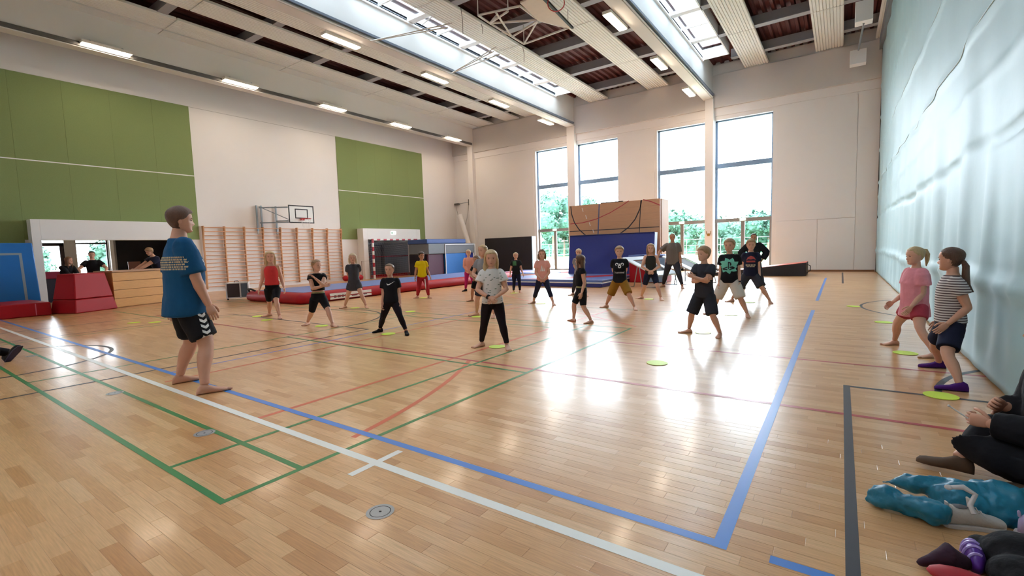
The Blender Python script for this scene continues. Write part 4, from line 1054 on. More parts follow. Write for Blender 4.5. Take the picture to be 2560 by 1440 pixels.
def person(label, L, R, top, rel=0, kind='child', build=1.0, lean=0, leanx=0, head=0, nod=0, arms='down', hand_curl=.4, skin='fair', hair=None, shoes=None,
           cl=(), toes=(12, 50), shift=(0, 0), knees=None, ofs=None, vox=None, joints=None, Hs_fix=None, group=None, sock=None, cat='person', facing=None):
    """L, R: world ankle spots of the image-left and image-right foot; rel: turn from facing the camera (+ = towards image right)"""
    A = Vector((L[0], L[1], 0)); Bq = Vector((R[0], R[1], 0)); mid = (A + Bq) / 2 + Vector((shift[0], shift[1], 0))
    ang = math.atan2(-mid.y, -mid.x) + math.radians(rel) if facing is None else math.radians(facing)
    f = Vector((math.cos(ang), math.sin(ang), 0)); l = Vector((-f.y, f.x, 0))
    # which foot is the person's left
    if (A - Bq).dot(l) > 0: fl_, fr_ = A, Bq
    else: fl_, fr_ = Bq, A
    adult = kind != 'child'
    kleg = .495 if adult else .475; ank = .046 if adult else .045
    hipw = (.052 if kind != 'woman' else .055) * build
    def solve(Hs):
        Lg = (kleg - ank) * Hs * .995; zs = []
        for ft, s in ((fl_, 1), (fr_, -1)):
            h = mid + l * s * hipw * Hs
            d = (Vector((ft.x, ft.y, 0)) - h).length
            zs.append(ank * Hs + math.sqrt(max(.01, Lg * Lg - d * d)))
        pz = min(zs); return pz + (1 - kleg) * Hs * math.cos(math.radians(max(abs(lean), abs(leanx)))), pz
    lo, hi = .6, 2.4
    for _ in range(40):
        m = (lo + hi) / 2
        if solve(m)[0] < top: lo = m
        else: hi = m
    Hs = Hs_fix or lo; pz = solve(Hs)[1]
    J = {}
    J['P'] = mid + UP * pz
    hh = Hs / (7.5 if adult else 6.35)
    lr, lxr = math.radians(lean), math.radians(leanx)
    up = (UP * math.cos(lr) + f * math.sin(lr)).normalized(); up = (up * math.cos(lxr) + l * math.sin(lxr)).normalized()
    fb = (f - up * f.dot(up)).normalized(); lb = up.cross(fb)
    tl = (1 - kleg) * Hs - hh - .028 * Hs           # torso length pelvis -> neck base
    J['N'] = J['P'] + up * tl
    J['HC'] = J['N'] + up * (.028 * Hs + hh * .5) + f * .012 * Hs
    shw = (.106 if kind == 'man' else .09 if kind == 'woman' else .084) * build
    l1a, l2a = .178 * Hs, .148 * Hs
    for s, nm in ((1, 'l'), (-1, 'r')):
        J['sh' + nm] = J['P'] + up * tl * .87 + lb * s * shw * Hs
        J['hip' + nm] = J['P'] + lb * s * hipw * Hs - up * .01 * Hs
    for nm, ft in (('l', fl_), ('r', fr_)): J['an' + nm] = Vector((ft.x, ft.y, ank * Hs))
    pre = {'down': lambda s: J['sh' + ('l' if s > 0 else 'r')] - up * .315 * Hs + lb * s * .035 * Hs + fb * .03 * Hs,
           'loose': lambda s: J['sh' + ('l' if s > 0 else 'r')] - up * .30 * Hs + lb * s * .075 * Hs + fb * .05 * Hs,
           'clasp': lambda s: J['P'] + up * .06 * Hs + fb * .10 * Hs + lb * s * .03 * Hs,
           'lowclasp': lambda s: J['P'] + up * .02 * Hs + fb * .095 * Hs + lb * s * .03 * Hs,
           'behind': lambda s: J['P'] + up * .03 * Hs - fb * .10 * Hs + lb * s * .02 * Hs,
           'crossed': lambda s: J['P'] + up * tl * .56 + fb * .13 * Hs - lb * s * .06 * Hs + up * s * .012 * Hs,
           'hips': lambda s: J['P'] + up * .06 * Hs + lb * s * .105 * Hs - fb * .01 * Hs,
           'hold': lambda s: (J['P'] + up * tl * (.82 if s > 0 else .48) + fb * .12 * Hs + lb * (-.06 if s > 0 else .05) * Hs),
           'fold': lambda s: J['P'] + up * tl * .22 + fb * .11 * Hs + lb * s * .03 * Hs}
    ar = arms if isinstance(arms, (tuple, list)) else (arms, arms)
    hintv = {'down': -fb, 'loose': -fb, 'clasp': lb * 1 - fb * .3, 'lowclasp': lb * 1 - fb * .4, 'behind': lb * .7 - fb, 'crossed': lb - up * .7, 'hips': lb - fb * .5, 'hold': lb - up, 'fold': lb - fb * .3 - up * .3}
    ok_ = set(J) | set(['kn' + q for q in 'lr'] + ['el' + q for q in 'lr'] + ['wr' + q for q in 'lr'])
    if joints:
        for k, v in joints.items():
            if k[:2] not in ('wr', 'kn', 'el'): J[k] = Vector(v)
    for s, nm, a_ in ((1, 'l', ar[0]), (-1, 'r', ar[1])):
        if isinstance(a_, str):
            tg = pre[a_](s); hv = hintv[a_]
            hv = Vector(hv) if s > 0 else Vector(hv) - 2 * lb * Vector(hv).dot(lb)
        else:
            tg = J['P'] + fb * a_[0] * Hs + lb * a_[1] * Hs + up * a_[2] * Hs; hv = fb * a_[3] + lb * a_[4] + up * a_[5] if len(a_) > 3 else -fb
        J['el' + nm], J['wr' + nm] = ik(J['sh' + nm], tg, l1a, l2a, hv)
        kn = f if knees is None else f * knees[0] + l * s * knees[1]
        J['kn' + nm], _t = ik(J['hip' + nm], J['an' + nm], (kleg - ank) * Hs * .51, (kleg - ank) * Hs * .49, kn)
    if joints:
        for k, v in joints.items(): J[k] = Vector(v)
        up = (J['N'] - J['P']).normalized(); tl = (J['N'] - J['P']).length
        if 'HC' not in joints: J['HC'] = J['N'] + up * (.028 * Hs + hh * .5) + f * .012 * Hs
    v = vox or max(.008, Hs * .0075)
    # --- torso profile (fractions of height)
    ub = dict(man=1.22, woman=1.08, child=1.0)[kind] * build; hb_ = dict(man=1.08, woman=1.14, child=1.0)[kind] * build
    TS = [(-.13, .045 * hb_, .045), (-.06, .078 * hb_, .062), (.03, .09 * hb_, .067), (.14, .088 * hb_, .066), (.36, .076 * (hb_ + ub) / 2, .06), (.6, .085 * ub, .064), (.76, .088 * ub, .066), (.87, .076 * ub, .055), (.95, .05 * ub, .043), (1.02, .035, .036)]
    def torso_rings(s0, s1, inf, hem=0, taper=None):
        out = []; S = [t[0] for t in TS]; n = 11
        for i in range(n):
            s = s0 + (s1 - s0) * i / (n - 1)
            a = np.interp(s, S, [t[1] for t in TS]) * Hs + inf; b = np.interp(s, S, [t[2] for t in TS]) * Hs + inf
            if taper and s < .7: a = max(a, (taper * ub) * Hs + inf * .5); b = max(b, taper * .76 * Hs + inf)
            if hem: h = max(0, 1 - (s - s0) / .35); a += hem * h; b += hem * h
            out.append((J['P'] + up * tl * s + fb * (.006 * Hs * math.sin(PI * min(1, max(0, s)))), lb * a, fb * b))
        return out
    def leg_rings(nm, t0, t1, inf, flare=0, bot=None):
        H_, K_, A_ = J['hip' + nm], J['kn' + nm], J['an' + nm]
        prof_t = [0, .15, .4, .5, .56, .68, .85, 1.0]; bl = build * (1.12 if kind != 'child' else 1.0)
        prof_r = [.056 * bl, .053 * bl, .040 * bl, .035 * bl, .034 * bl, .037 * bl, .025 * bl, .021 * bl]
        pts = []; rad = []; n = 10
        for i in range(n):
            t = t0 + (t1 - t0) * i / (n - 1)
            p = H_.lerp(K_, t / .5) if t <= .5 else K_.lerp(A_, (t - .5) / .5)
            if .52 < t < .95: p = p - f * .008 * Hs * math.sin(PI * (t - .5) / .5)
            pts.append(p); r = np.interp(t, prof_t, prof_r) * Hs + inf
            if bot: r = max(r, np.interp(t, [0, .2, t1], [.056 * Hs + inf, bot[0] * Hs, bot[1] * Hs]))
            rad.append(r + flare * i / (n - 1))
        return limb_rings(pts, rad, ends=False, side=l)
    def arm_rings(nm, t0, t1, inf, flare=0):
        S_, E_, W_ = J['sh' + nm], J['el' + nm], J['wr' + nm]
        bl = build * dict(man=1.18, woman=1.02, child=1.0)[kind]
        pt = [0, .1, .3, .5, .62, .8, 1.0]; pr = [.036 * bl, .036 * bl, .031 * bl, .0255 * bl, .0265 * bl, .021 * bl, .0165 * bl]
        pts = []; rad = []; n = 9
        for i in range(n):
            t = t0 + (t1 - t0) * i / (n - 1)
            pts.append(S_.lerp(E_, t / .5) if t <= .5 else E_.lerp(W_, (t - .5) / .5)); rad.append(np.interp(t, pt, pr) * Hs + inf + flare * i / (n - 1))
        return limb_rings(pts, rad, ends=(t0 == 0))
    body = MB()
    ring_loft(body, torso_rings(-.13, 1.02, 0), 18, 2.2)
    nk = [J['N'] - up * .03 * Hs - fb * .006 * Hs, J['N'] + up * .01 * Hs, J['HC'] - up * hh * .30 - f * hh * .06]
    ring_loft(body, limb_rings(nk, [.045 * Hs * (1.1 if kind == 'man' else 1), .034 * Hs * (1.12 if kind == 'man' else 1), .032 * Hs], ends=False), 12)
    for nm in 'lr':
        ring_loft(body, leg_rings(nm, 0, 1.0, 0), 12); ring_loft(body, arm_rings(nm, 0, 1.0, 0), 10)
        body.ell(J['sh' + nm], .036 * Hs * ub, 10, 8)
    rec = dict(label=label, J=J, Hs=Hs, hh=hh, f=f, l=l, up=up, fb=fb, lb=lb, tl=tl, mid=mid, body=tmp_remesh(body, v), skin=SKIN[skin], parts=[], decals=[], group=group, cat=cat)
    # --- head, ears, hands, feet appended to the body mesh
    ha = math.radians(head); hf = (f * math.cos(ha) + l * math.sin(ha)); na = math.radians(nod)
    hup = (up * math.cos(na) + hf * math.sin(na)).normalized(); hfx = (hf - hup * hf.dot(hup)).normalized()
    HM = frame(J['HC'], hfx, hup); wide = 1.0 if adult else 1.06
    ext = MB(); vs, fs = head_surface(hh, wide); ext.add([HM @ p for p in vs], fs)
    for s in (1, -1): ext.ell(HM @ Vector((-.03 * hh, s * .335 * wide * hh, -.06 * hh)), (.055 * hh, .028 * hh, .095 * hh), 10, 8, R=HM.to_3x3())
    shoeobj = []
    for s, nm in ((1, 'l'), (-1, 'r')):
        e, w = J['el' + nm], J['wr' + nm]; d = (w - e).normalized()
        med = -lb * s
        zdir = -(med - d * med.dot(d)).normalized() if abs(d.dot(lb)) < .75 else (fb - d * fb.dot(d)).normalized()
        hm = hand_mesh(.108 * Hs if adult else .112 * Hs, hand_curl, 1)
        fm = frame(w - d * .005 * Hs, d, zdir)
        thumb = fb if abs(d.dot(fb)) < .8 else up
        if (fm.to_3x3() @ Vector((0, 1, 0))).dot(thumb) < 0: hm = hand_mesh(.108 * Hs if adult else .112 * Hs, hand_curl, -1)
        put(ext, hm, fm)
        ta = math.radians(toes[0 if nm == 'l' else 1]) * s
        fd = f * math.cos(ta) + l * math.sin(ta); an = J['an' + nm]
        Fm = frame(Vector((an.x, an.y, max(0, an.z - ank * Hs))), fd, UP); flen = .150 * Hs
        if s < 0: Fm = Fm @ Matrix.Diagonal((1, -1, 1, 1))
        if shoes:
            q = MB(); put(q, foot_mesh(flen * (1.03 if sock else 1.0), True), Fm); shoeobj.append(q)
        else: put(ext, foot_mesh(flen), Fm)
        rec['foot' + nm] = (Fm, flen)
    rec['ext'] = ext; rec['HM'] = HM
    for q in shoeobj: rec['parts'].append(('shoe' if not sock else 'sock', q, shoes, None))
    # --- face
    for s in (1, -1):
        q = MB(); q.ell(HM @ (Vector((.345, s * .135 * wide, -.005)) * hh), (.02 * hh, .045 * hh, .024 * hh), 10, 6, R=HM.to_3x3()); rec['parts'].append(('eye', q, M_EYE, None))
        q = MB(); q.ell(HM @ (Vector((.378, s * .14 * wide, .075)) * hh), (.012 * hh, .065 * hh, .010 * hh), 8, 5, R=HM.to_3x3()); rec['parts'].append(('eyebrow', q, M_BROWH, None))
    q = MB(); q.ell(HM @ (Vector((.372, 0, -.30)) * hh), (.02 * hh, .075 * hh, .016 * hh), 10, 6, R=HM.to_3x3()); rec['parts'].append(('mouth', q, M_LIP, None))
    # --- hair
    if hair:
        st, hc = hair[0], HAIRM[hair[1]]
        H0 = dict(phi=[0, 45, 62, 80, 100, 120, 180], zl=[.27, .25, .10, .02, -.02, -.28, -.34], th=.055, mess=.4)
        if st == 'crop': H0.update(th=.035, zl=[.33, .31, .16, .06, .02, -.22, -.3])
        if st == 'boy': H0.update(th=.06, zl=[.24, .22, .08, .0, -.04, -.36, -.42], top=.5)
        if st in ('pony', 'bun', 'braid', 'headband', 'tail_low'): H0.update(th=.03, mess=.1, zl=[.30, .27, .12, 0, -.06, -.3, -.36])
        if st in ('long', 'side', 'bob'): H0.update(th=.055, mess=.2, zl=[.28, .25, .02, -.2, -.3, -.4, -.42])
        vs, fs = head_surface(hh, wide, H0); q = MB(); q.add([HM @ p for p in vs], fs)
        T = lambda x, y, z: HM @ (Vector((x, y, z)) * hh)
        if st == 'pony':
            ring_loft(q, limb_rings([T(-.38, 0, .3), T(-.54, 0, .26), T(-.62, 0, .02), T(-.6, 0, -.3), T(-.52, .02, -.62)], [.07 * hh, .10 * hh, .12 * hh, .1 * hh, .03 * hh]), 10)
        if st == 'tail_low':
            ring_loft(q, limb_rings([T(-.4, 0, -.1), T(-.5, .05, -.3), T(-.52, .1, -.7), T(-.6, .12, -1.1), T(-.78, .14, -1.35)], [.08 * hh, .12 * hh, .13 * hh, .1 * hh, .03 * hh]), 10)
        if st == 'bun': q.ell(T(-.48, 0, .12), .15 * hh, 12, 8)
        if st in ('braid', 'headband'): ring_loft(q, limb_rings([T(-.4, 0, -.15), T(-.42, .1, -.45), T(-.25, .33, -.8), T(.0, .4, -1.15)], [.08 * hh, .09 * hh, .08 * hh, .03 * hh]), 10)
        if st in ('long', 'side', 'bob'):
            e = -.62 if st == 'bob' else -1.25
            ring_loft(q, [(T(-.2, 0, .2), HM.to_3x3() @ Vector((0, .34, 0)) * hh, HM.to_3x3() @ Vector((.2, 0, 0)) * hh), (T(-.24, 0, -.15), HM.to_3x3() @ Vector((0, .36, 0)) * hh, HM.to_3x3() @ Vector((.2, 0, 0)) * hh),
                          (T(-.27, 0, (e - .1) / 2), HM.to_3x3() @ Vector((0, .37, 0)) * hh, HM.to_3x3() @ Vector((.14, 0, 0)) * hh), (T(-.3, 0, e), HM.to_3x3() @ Vector((0, .26, 0)) * hh, HM.to_3x3() @ Vector((.08, 0, 0)) * hh)], 14)
            for s in (1, -1):
                ring_loft(q, limb_rings([T(.12, s * .33, .16), T(.1, s * .385, -.1), T(.06, s * .39, -.4), T(.05, s * .36, max(e, -1.0))], [.07 * hh, .09 * hh, .09 * hh, .04 * hh]), 8)
        if st == 'side':
            ring_loft(q, limb_rings([T(-.1, -.36, -.2), T(.05, -.42, -.5), T(.14, -.4, -.9), T(.2, -.34, -1.25)], [.09 * hh, .12 * hh, .11 * hh, .04 * hh]), 10)
        rec['parts'].append(('hair', q, hc, 'smooth'))
        if st == 'headband':
            b_ = MB(); b_.tube([T(.36 * math.cos(k * PI / 12) - .02, .37 * wide * math.sin(k * PI / 12), .26 - .04 * math.cos(k * PI / 12)) for k in range(25)], .02 * hh, 6); rec['parts'].append(('headband', b_, M_BLACK, 'smooth'))
    # --- clothes
    for c in cl:
        ty, m_ = c[0], c[1]; o_ = c[2] if len(c) > 2 else {}
        q = MB(); w = o_.get('w', .006)
        inf = o_.get('inf', .012)
        if ty in ('tshirt', 'longsleeve', 'tank', 'dress', 'hoodie', 'croptop'):
            s0 = o_.get('hem', .0); s1 = 1.0 if ty != 'tank' else .93
            ring_loft(q, torso_rings(s0, s1, inf, o_.get('flare', .008), o_.get('taper', .082)), 20, 2.2)
            sl = o_.get('sleeve', {'tshirt': .27, 'longsleeve': .97, 'hoodie': .96, 'dress': .27, 'croptop': .12, 'tank': 0}[ty])
            for nm in 'lr':
                if sl:
                    q.ell(J['sh' + nm], .036 * Hs * ub + inf * .7, 10, 8)
                    ring_loft(q, arm_rings(nm, .02, sl, inf * (.9 if sl > .5 else 1.1), o_.get('sflare', .012 if sl < .5 else 0)), 12)
        elif ty in ('shorts', 'leggings', 'trousers', 'skirt'):
            ring_loft(q, torso_rings(-.15, o_.get('waist', .2), inf, 0), 18, 2.2)
            t1 = o_.get('to', {'shorts': .42, 'leggings': .95, 'trousers': .96, 'skirt': .3}[ty])
            for nm in 'lr': ring_loft(q, leg_rings(nm, .0, t1, inf, o_.get('flare', 0), o_.get('bot')), 14)
            if ty == 'skirt':
                pass
        nm_ = {'tshirt': 't_shirt', 'longsleeve': 'long_sleeve_shirt', 'tank': 'tank_top', 'croptop': 'crop_top'}.get(ty, ty)
        rec['parts'].append((nm_, tmp_remesh(q, v * 1.05, 5, w), m_, None))
        if c is cl[0]: rec['top_i'] = len(rec['parts']) - 1
        for dcl in o_.get('decals', ()): rec['decals'].append((len(rec['parts']) - 1, dcl))
    if ofs: pass
    PEOPLE.append(rec)
    return rec

def text_polys(txt, size):
    cu = bpy.data.curves.new('txt', 'FONT'); cu.body = txt; cu.size = size; cu.align_x = 'CENTER'; cu.align_y = 'CENTER'; cu.resolution_u = 2
    o = bpy.data.objects.new('txt', cu); COL.objects.link(o)
    dg = bpy.context.evaluated_depsgraph_get(); me = bpy.data.meshes.new_from_object(o.evaluated_get(dg))
    P = [[(me.vertices[i].co.x, me.vertices[i].co.y) for i in p.vertices] for p in me.polygons]
    bpy.data.objects.remove(o); bpy.data.curves.remove(cu); bpy.data.meshes.remove(me)
    return P
def ring_poly(cx, cy, r0, r1, a0=0, a1=360, n=14):
    P = []
    for k in range(n):
        a, b = math.radians(a0 + (a1 - a0) * k / n), math.radians(a0 + (a1 - a0) * (k + 1) / n)
        P.append([(cx + r0 * math.cos(a), cy + r0 * math.sin(a)), (cx + r1 * math.cos(a), cy + r1 * math.sin(a)), (cx + r1 * math.cos(b), cy + r1 * math.sin(b)), (cx + r0 * math.cos(b), cy + r0 * math.sin(b))])
    return P
def rect(x0, x1, y0, y1): return [(x0, y0), (x1, y0), (x1, y1), (x0, y1)]
def decal(bvh, polys, C, U, V, D, name, m, parent, off=.004, sub=.02):
    """project 2d polygons (u,v) placed at C onto a cloth mesh looking along D"""
    bm = bmesh.new()
    for P in polys:
        try: bm.faces.new([bm.verts.new((u, v, 0)) for u, v in P])
        except Exception: pass
    bmesh.ops.triangulate(bm, faces=bm.faces[:])
    for _ in range(5):
        es = [e for e in bm.edges if e.calc_length() > sub]
        if not es: break
        bmesh.ops.subdivide_edges(bm, edges=es, cuts=1)
        bmesh.ops.triangulate(bm, faces=bm.faces[:])
    bad = []
    for v in bm.verts:
        o = C + U * v.co.x + V * v.co.y - D * .6
        h = bvh.ray_cast(o, D, 1.2)
        if h[0] is None: bad.append(v)
        else: v.co = h[0] - D * off
    bmesh.ops.delete(bm, geom=bad, context='VERTS')
    me = bpy.data.meshes.new(name); bm.to_mesh(me); bm.free()
    me.polygons.foreach_set('use_smooth', [True] * len(me.polygons))
    return obj(name, me, m, parent)
def finish_people():
    dg = bpy.context.evaluated_depsgraph_get()
    done = {}
    for o in TMP: done[o.name] = bpy.data.meshes.new_from_object(o.evaluated_get(dg))
    for r in PEOPLE:
        base = Vector((r['mid'].x, r['mid'].y, 0))
        t = thing('person', r['label'], r['cat'], base, group=r['group'])
        def shiftmesh(me):
            co = np.empty(len(me.vertices) * 3, dtype=np.float32); me.vertices.foreach_get('co', co)
            co = co.reshape(-1, 3) - np.array(base, dtype=np.float32); me.vertices.foreach_set('co', co.ravel()); me.update()
        me = done[r['body'].name]
        bm = bmesh.new(); bm.from_mesh(me)
        ex = bpy.data.meshes.new('x'); ex.from_pydata(r['ext'].v, [], r['ext'].f); ex.update()
        b2 = bmesh.new(); b2.from_mesh(ex); bmesh.ops.recalc_face_normals(b2, faces=b2.faces); b2.to_mesh(ex); b2.free()
        bm.from_mesh(ex); bm.to_mesh(me); bm.free(); bpy.data.meshes.remove(ex)
        me.polygons.foreach_set('use_smooth', [True] * len(me.polygons)); me.materials.clear(); shiftmesh(me)
        obj('body', me, r['skin'], t)
        objs = []
        for nm, q, m_, fl in r['parts']:
            if isinstance(q, MB):
                mm = q.mesh(nm); mm.polygons.foreach_set('use_smooth', [True] * len(mm.polygons))
            else:
                mm = done[q.name]; mm.materials.clear(); mm.polygons.foreach_set('use_smooth', [True] * len(mm.polygons))
            shiftmesh(mm); objs.append(obj(nm, mm, m_, t))
        for i, d in r['decals']:
            me_ = objs[i].data
            bvh = BVHTree.FromPolygons([v.co for v in me_.vertices], [tuple(p.vertices) for p in me_.polygons])
            fb, lb, up = r['fb'], r['lb'], r['up']
            fw = d.get('dir', (1, 0)); D = -(fb * fw[0] + lb * fw[1]).normalized()
            U = up.cross(-D).normalized()
            C = r['J']['P'] - base + up * r['tl'] * d['s'] + U * d.get('u', 0)
            if 'at' in d: C = Vector(d['at']) - base
            decal(bvh, d['p'], C, U, up, D, d['name'], d['m'], objs[i], off=d.get('off', .004))
        r['root'] = t
    for nm, o, m_, label, cat in SOFT:
        me = done[o.name]; me.materials.clear(); me.polygons.foreach_set('use_smooth', [True] * len(me.polygons))
        SOFT_OBJ[nm] = obj(nm, me, m_, label=label, cat=cat)
    for o in TMP:
        me = o.data; bpy.data.objects.remove(o); bpy.data.meshes.remove(me)
def G(x, y): p = gz(x, y); return (p.x, p.y)
def topz(x, y, L, R):
    m = ((L[0] + R[0]) / 2, (L[1] + R[1]) / 2); v = ray(x, y); t = (m[0] ** 2 + m[1] ** 2) / (v.x * m[0] + v.y * m[1]); return (CAM + v * t).z
def P(label, lp, rp, hp, **k):
    L, R = G(*lp), G(*rp); return person(label, L, R, topz(hp[0], hp[1], L, R), **k)
K_BLACK = cloth('black', '16161c'); K_CHAR = cloth('charcoal', '34343c'); K_NAVY = cloth('navy', '1d2036'); K_NIGHT = cloth('dark_leggings', '1b1219', bump=.1)
K_TEAL = cloth('teal_blue', '144a72'); K_RED = cloth('coral_red', 'd33c3c'); K_GREYD = cloth('dark_grey', '45454d'); K_YEL = cloth('yellow', 'e3c70e'); K_CRIM = cloth('crimson', 'a82430')
K_PEACH = cloth('peach', 'e6a08e'); K_MAG = cloth('magenta', 'b51f62', bump=.1); K_GREY = cloth('mid_grey', '8e8a8c'); K_WHITE = cloth('white', 'd9d2cd'); K_OLIVE = cloth('olive_band', '8f8a5e')
K_MUST = cloth('mustard', '94661f'); K_CREAM = cloth('cream', 'cfc2b4'); K_TAUPE = cloth('taupe', '6f655f'); K_PINK = cloth('pink', 'e2909a'); K_PURP = cloth('purple', '4b1d6e'); K_LGREY = cloth('light_grey', 'a9afbd'); K_DKOL = cloth('dark_olive', '33322e'); K_GREEN = cloth('leaf_green', '4c7a52')
PR_W = mat('print_white', 'e9e7e3', .7, vary=0); PR_MINT = mat('print_mint', '6fc2ac', .7, vary=.1); PR_RED = mat('print_red', 'b0433f', .7, vary=.1); PR_TAN = mat('print_tan', 'b9a98c', .7, vary=.05); PR_K = mat('print_black', '14161c', .7, vary=0); PR_SAGE = mat('print_sage', '63705e', .7, vary=0)
def stripes_mat():
    m = bpy.data.materials.new('striped_jersey'); m.use_nodes = True; N = m.node_tree.nodes; L = m.node_tree.links; b = N['Principled BSDF']
    tc = N.new('ShaderNodeTexCoord'); wv = N.new('ShaderNodeTexWave'); wv.wave_type = 'BANDS'; wv.bands_direction = 'Z'; wv.inputs['Scale'].default_value = 14; wv.inputs['Distortion'].default_value = 1.2; wv.inputs['Detail Scale'].default_value = .6
    r = N.new('ShaderNodeValToRGB'); r.color_ramp.elements[0].color = lin('5a4a4c'); r.color_ramp.elements[1].color = lin('cfc6c2'); r.color_ramp.elements[0].position = .35; r.color_ramp.elements[1].position = .5
    L.new(tc.outputs['Object'], wv.inputs['Vector']); L.new(wv.outputs['Color'], r.inputs[0]); L.new(r.outputs[0], b.inputs['Base Color']); b.inputs['Roughness'].default_value = .85
    return m
K_STR = stripes_mat()
rr = random.Random(3)
# --- instructor
band = []
for row in range(6):
    x = -.19
    while x < .30:
        w_ = rr.uniform(.006, .022); band.append(rect(x, x + w_, .06 - row * .023, .06 - row * .023 + .016)); x += w_ + .005
front = [rect(-.12 + .03 * i, -.1 + .03 * i, -.06 + .03 * ((i * 7) % 3), .0 + .03 * ((i * 5) % 3)) for i in range(8)]
chev = []
for k in range(5):
    y = .10 - k * .055
    chev.append([(-.035, y), (0, y - .022), (0, y - .05), (-.035, y - .028)]); chev.append([(0, y - .022), (.035, y), (.035, y - .028), (0, y - .05)])
r = P('man in a blue T-shirt and black shorts standing barefoot in the left foreground', (452, 957), (514, 984), (480, 520), rel=99, kind='man', build=.95, head=-6, arms=((-.04, .15, -.04, -1, 0, 0), (.09, -.14, -.05, -1, -.2, 0)), skin='light', hair=('boy', 'brown'), toes=(4, 4),
      cl=(('tshirt', K_TEAL, dict(hem=-.2, inf=.024, flare=.03, taper=.106, sleeve=.42, sflare=.03, w=.012, decals=(dict(name='back_print', m=PR_TAN, s=.60, u=.0, p=band, dir=(-1, 0)), dict(name='chest_print', m=PR_W, s=.62, u=-.08, p=front, dir=(1, 0))))),
          ('shorts', K_BLACK, dict(to=.43, inf=.02, bot=(.07, .066), w=.01, decals=(dict(name='chevron_stripe', m=PR_W, s=-.30, p=chev, dir=(.35, -1)),)))))
# --- children
P('child in a red sleeveless top and black shorts left of the tumbling track', (674, 790), (699, 796), (690, 628), rel=-8, head=12, arms='loose', hair=('long', 'blond'), knees=(1, -.3), shift=(0, 0), cl=(('tank', K_RED, dict(hem=.12, taper=.08)), ('shorts', K_BLACK, dict(to=.42, waist=.3, inf=.008))))
P('child in black top and shorts holding one arm, in front of the track corner', (770, 812), (832, 817), (803, 649), rel=15, head=28, arms='hold', hair=('headband', 'sandy'), cl=(('croptop', K_BLACK, dict(hem=.3)), ('shorts', K_BLACK, dict(to=.46, waist=.2, inf=.008)), ('skirt', K_OLIVE, dict(to=.04, waist=.26, inf=.003))))
P('child in a long dark grey T-shirt beside the printed label of the track', (863, 770), (915, 770), (880, 634), rel=0, arms='behind', hair=('bob', 'pale'), cl=(('dress', K_GREYD, dict(hem=-.38, inf=.016, flare=.02, taper=.085)), ('shorts', K_GREYD, dict(to=.26, inf=.02))))
swoosh = [[(-.05, .012), (-.047, -.02), (-.032, -.03), (-.005, -.022), (.085, .035), (-.004, -.006), (-.026, -.012), (-.04, -.004)]]
P('child in black T-shirt, leggings and shoes with a white tick on the chest', (950, 830), (1016, 836), (985, 659), rel=-6, head=-12, arms='down', hair=('pony', 'mid'), shoes=cloth('black_shoe', '151217'), hand_curl=.8, skin='light', cl=(('tshirt', K_BLACK, dict(hem=.0, decals=(dict(name='tick_logo', m=PR_W, s=.78, u=-.0, p=swoosh),))), ('leggings', K_NIGHT, dict(inf=.005))))
P('child in a bright yellow T-shirt and red striped trousers', (1044, 745), (1072, 745), (1052, 630), rel=10, head=15, arms='loose', hair=('boy', 'dark'), skin='tan', cl=(('tshirt', K_YEL, dict(hem=-.04)), ('trousers', K_CRIM, dict(inf=.012, decals=(dict(name='side_stripe', m=PR_W, s=-.8, u=.055, p=[rect(-.012, .012, -.32, .3)]),)))))
P('child in pale peach long sleeves and magenta leggings beyond the track', (1164, 728), (1185, 728), (1172, 624), rel=5, arms='lowclasp', hair=('pony', 'pale'), shoes=K_BLACK, cl=(('longsleeve', K_PEACH, dict(hem=-.1)), ('leggings', K_MAG, dict(inf=.005))))
P('child in a grey T-shirt mostly hidden behind the girl in the white T-shirt', (1192, 789), (1236, 793), (1213, 612), rel=-25, head=-20, arms='fold', hair=('headband', 'blond'), cl=(('tshirt', K_GREY, dict(hem=-.02)), ('shorts', K_CHAR, dict(to=.38))))
P('dark-haired child in a black shirt, half hidden far behind the girl in the white T-shirt', (1180, 753), (1212, 756), (1192, 640), rel=-30, head=-15, arms='clasp', hair=('boy', 'mid'), skin='tan', cl=(('tshirt', K_BLACK, dict(hem=-.02)), ('shorts', K_BLACK, dict(to=.35))))
dash = []
for i in range(46):
    u, v = rr.uniform(-.15, .15), rr.uniform(-.32, .12); dash.append([(u - .016, v - .002), (u - .004, v + .006), (u + .016, v + .004), (u + .003, v - .005)])
w_ = P('girl in a patterned white T-shirt and dark leggings with hands clasped, nearest the middle', (1204, 866), (1268, 872), (1223, 625), rel=-2, head=2, nod=8, arms='clasp', hair=('side', 'blond'), cl=(('tshirt', K_WHITE, dict(hem=-.02, inf=.015, flare=.014, taper=.09, sflare=.018, decals=[dict(name='leaf_mark', m=PR_SAGE, s=.62, p=[d]) for d in dash])), ('leggings', K_NIGHT, dict(inf=.005, to=.97))))
q = MB(); d_ = (w_['J']['wrr'] - w_['J']['elr']).normalized(); c_ = w_['J']['wrr'] - d_ * .02
q.tube([c_ - d_ * .012, c_ + d_ * .012], .032, 12); w_['parts'].append(('wrist_watch', q, M_BLACK, None))
P('small child in green and black top in front of the black upright mat', (1284, 732), (1300, 732), (1290, 631), rel=8, arms='loose', hair=('pony', 'pale'), cl=(('tshirt', K_BLACK, dict(hem=-.05, decals=(dict(name='green_panel', m=K_GREEN, s=.75, u=-.04, p=[rect(-.07, .04, -.06, .07)]),))), ('leggings', K_NAVY, dict(inf=.005))))
tri = [[(-.05, -.06), (-.02, -.06), (.0, .07), (-.012, .075)], [(-.01, -.06), (.03, -.06), (.02, .05), (.005, .02)], [(.035, -.06), (.06, -.06), (.045, .02)]]
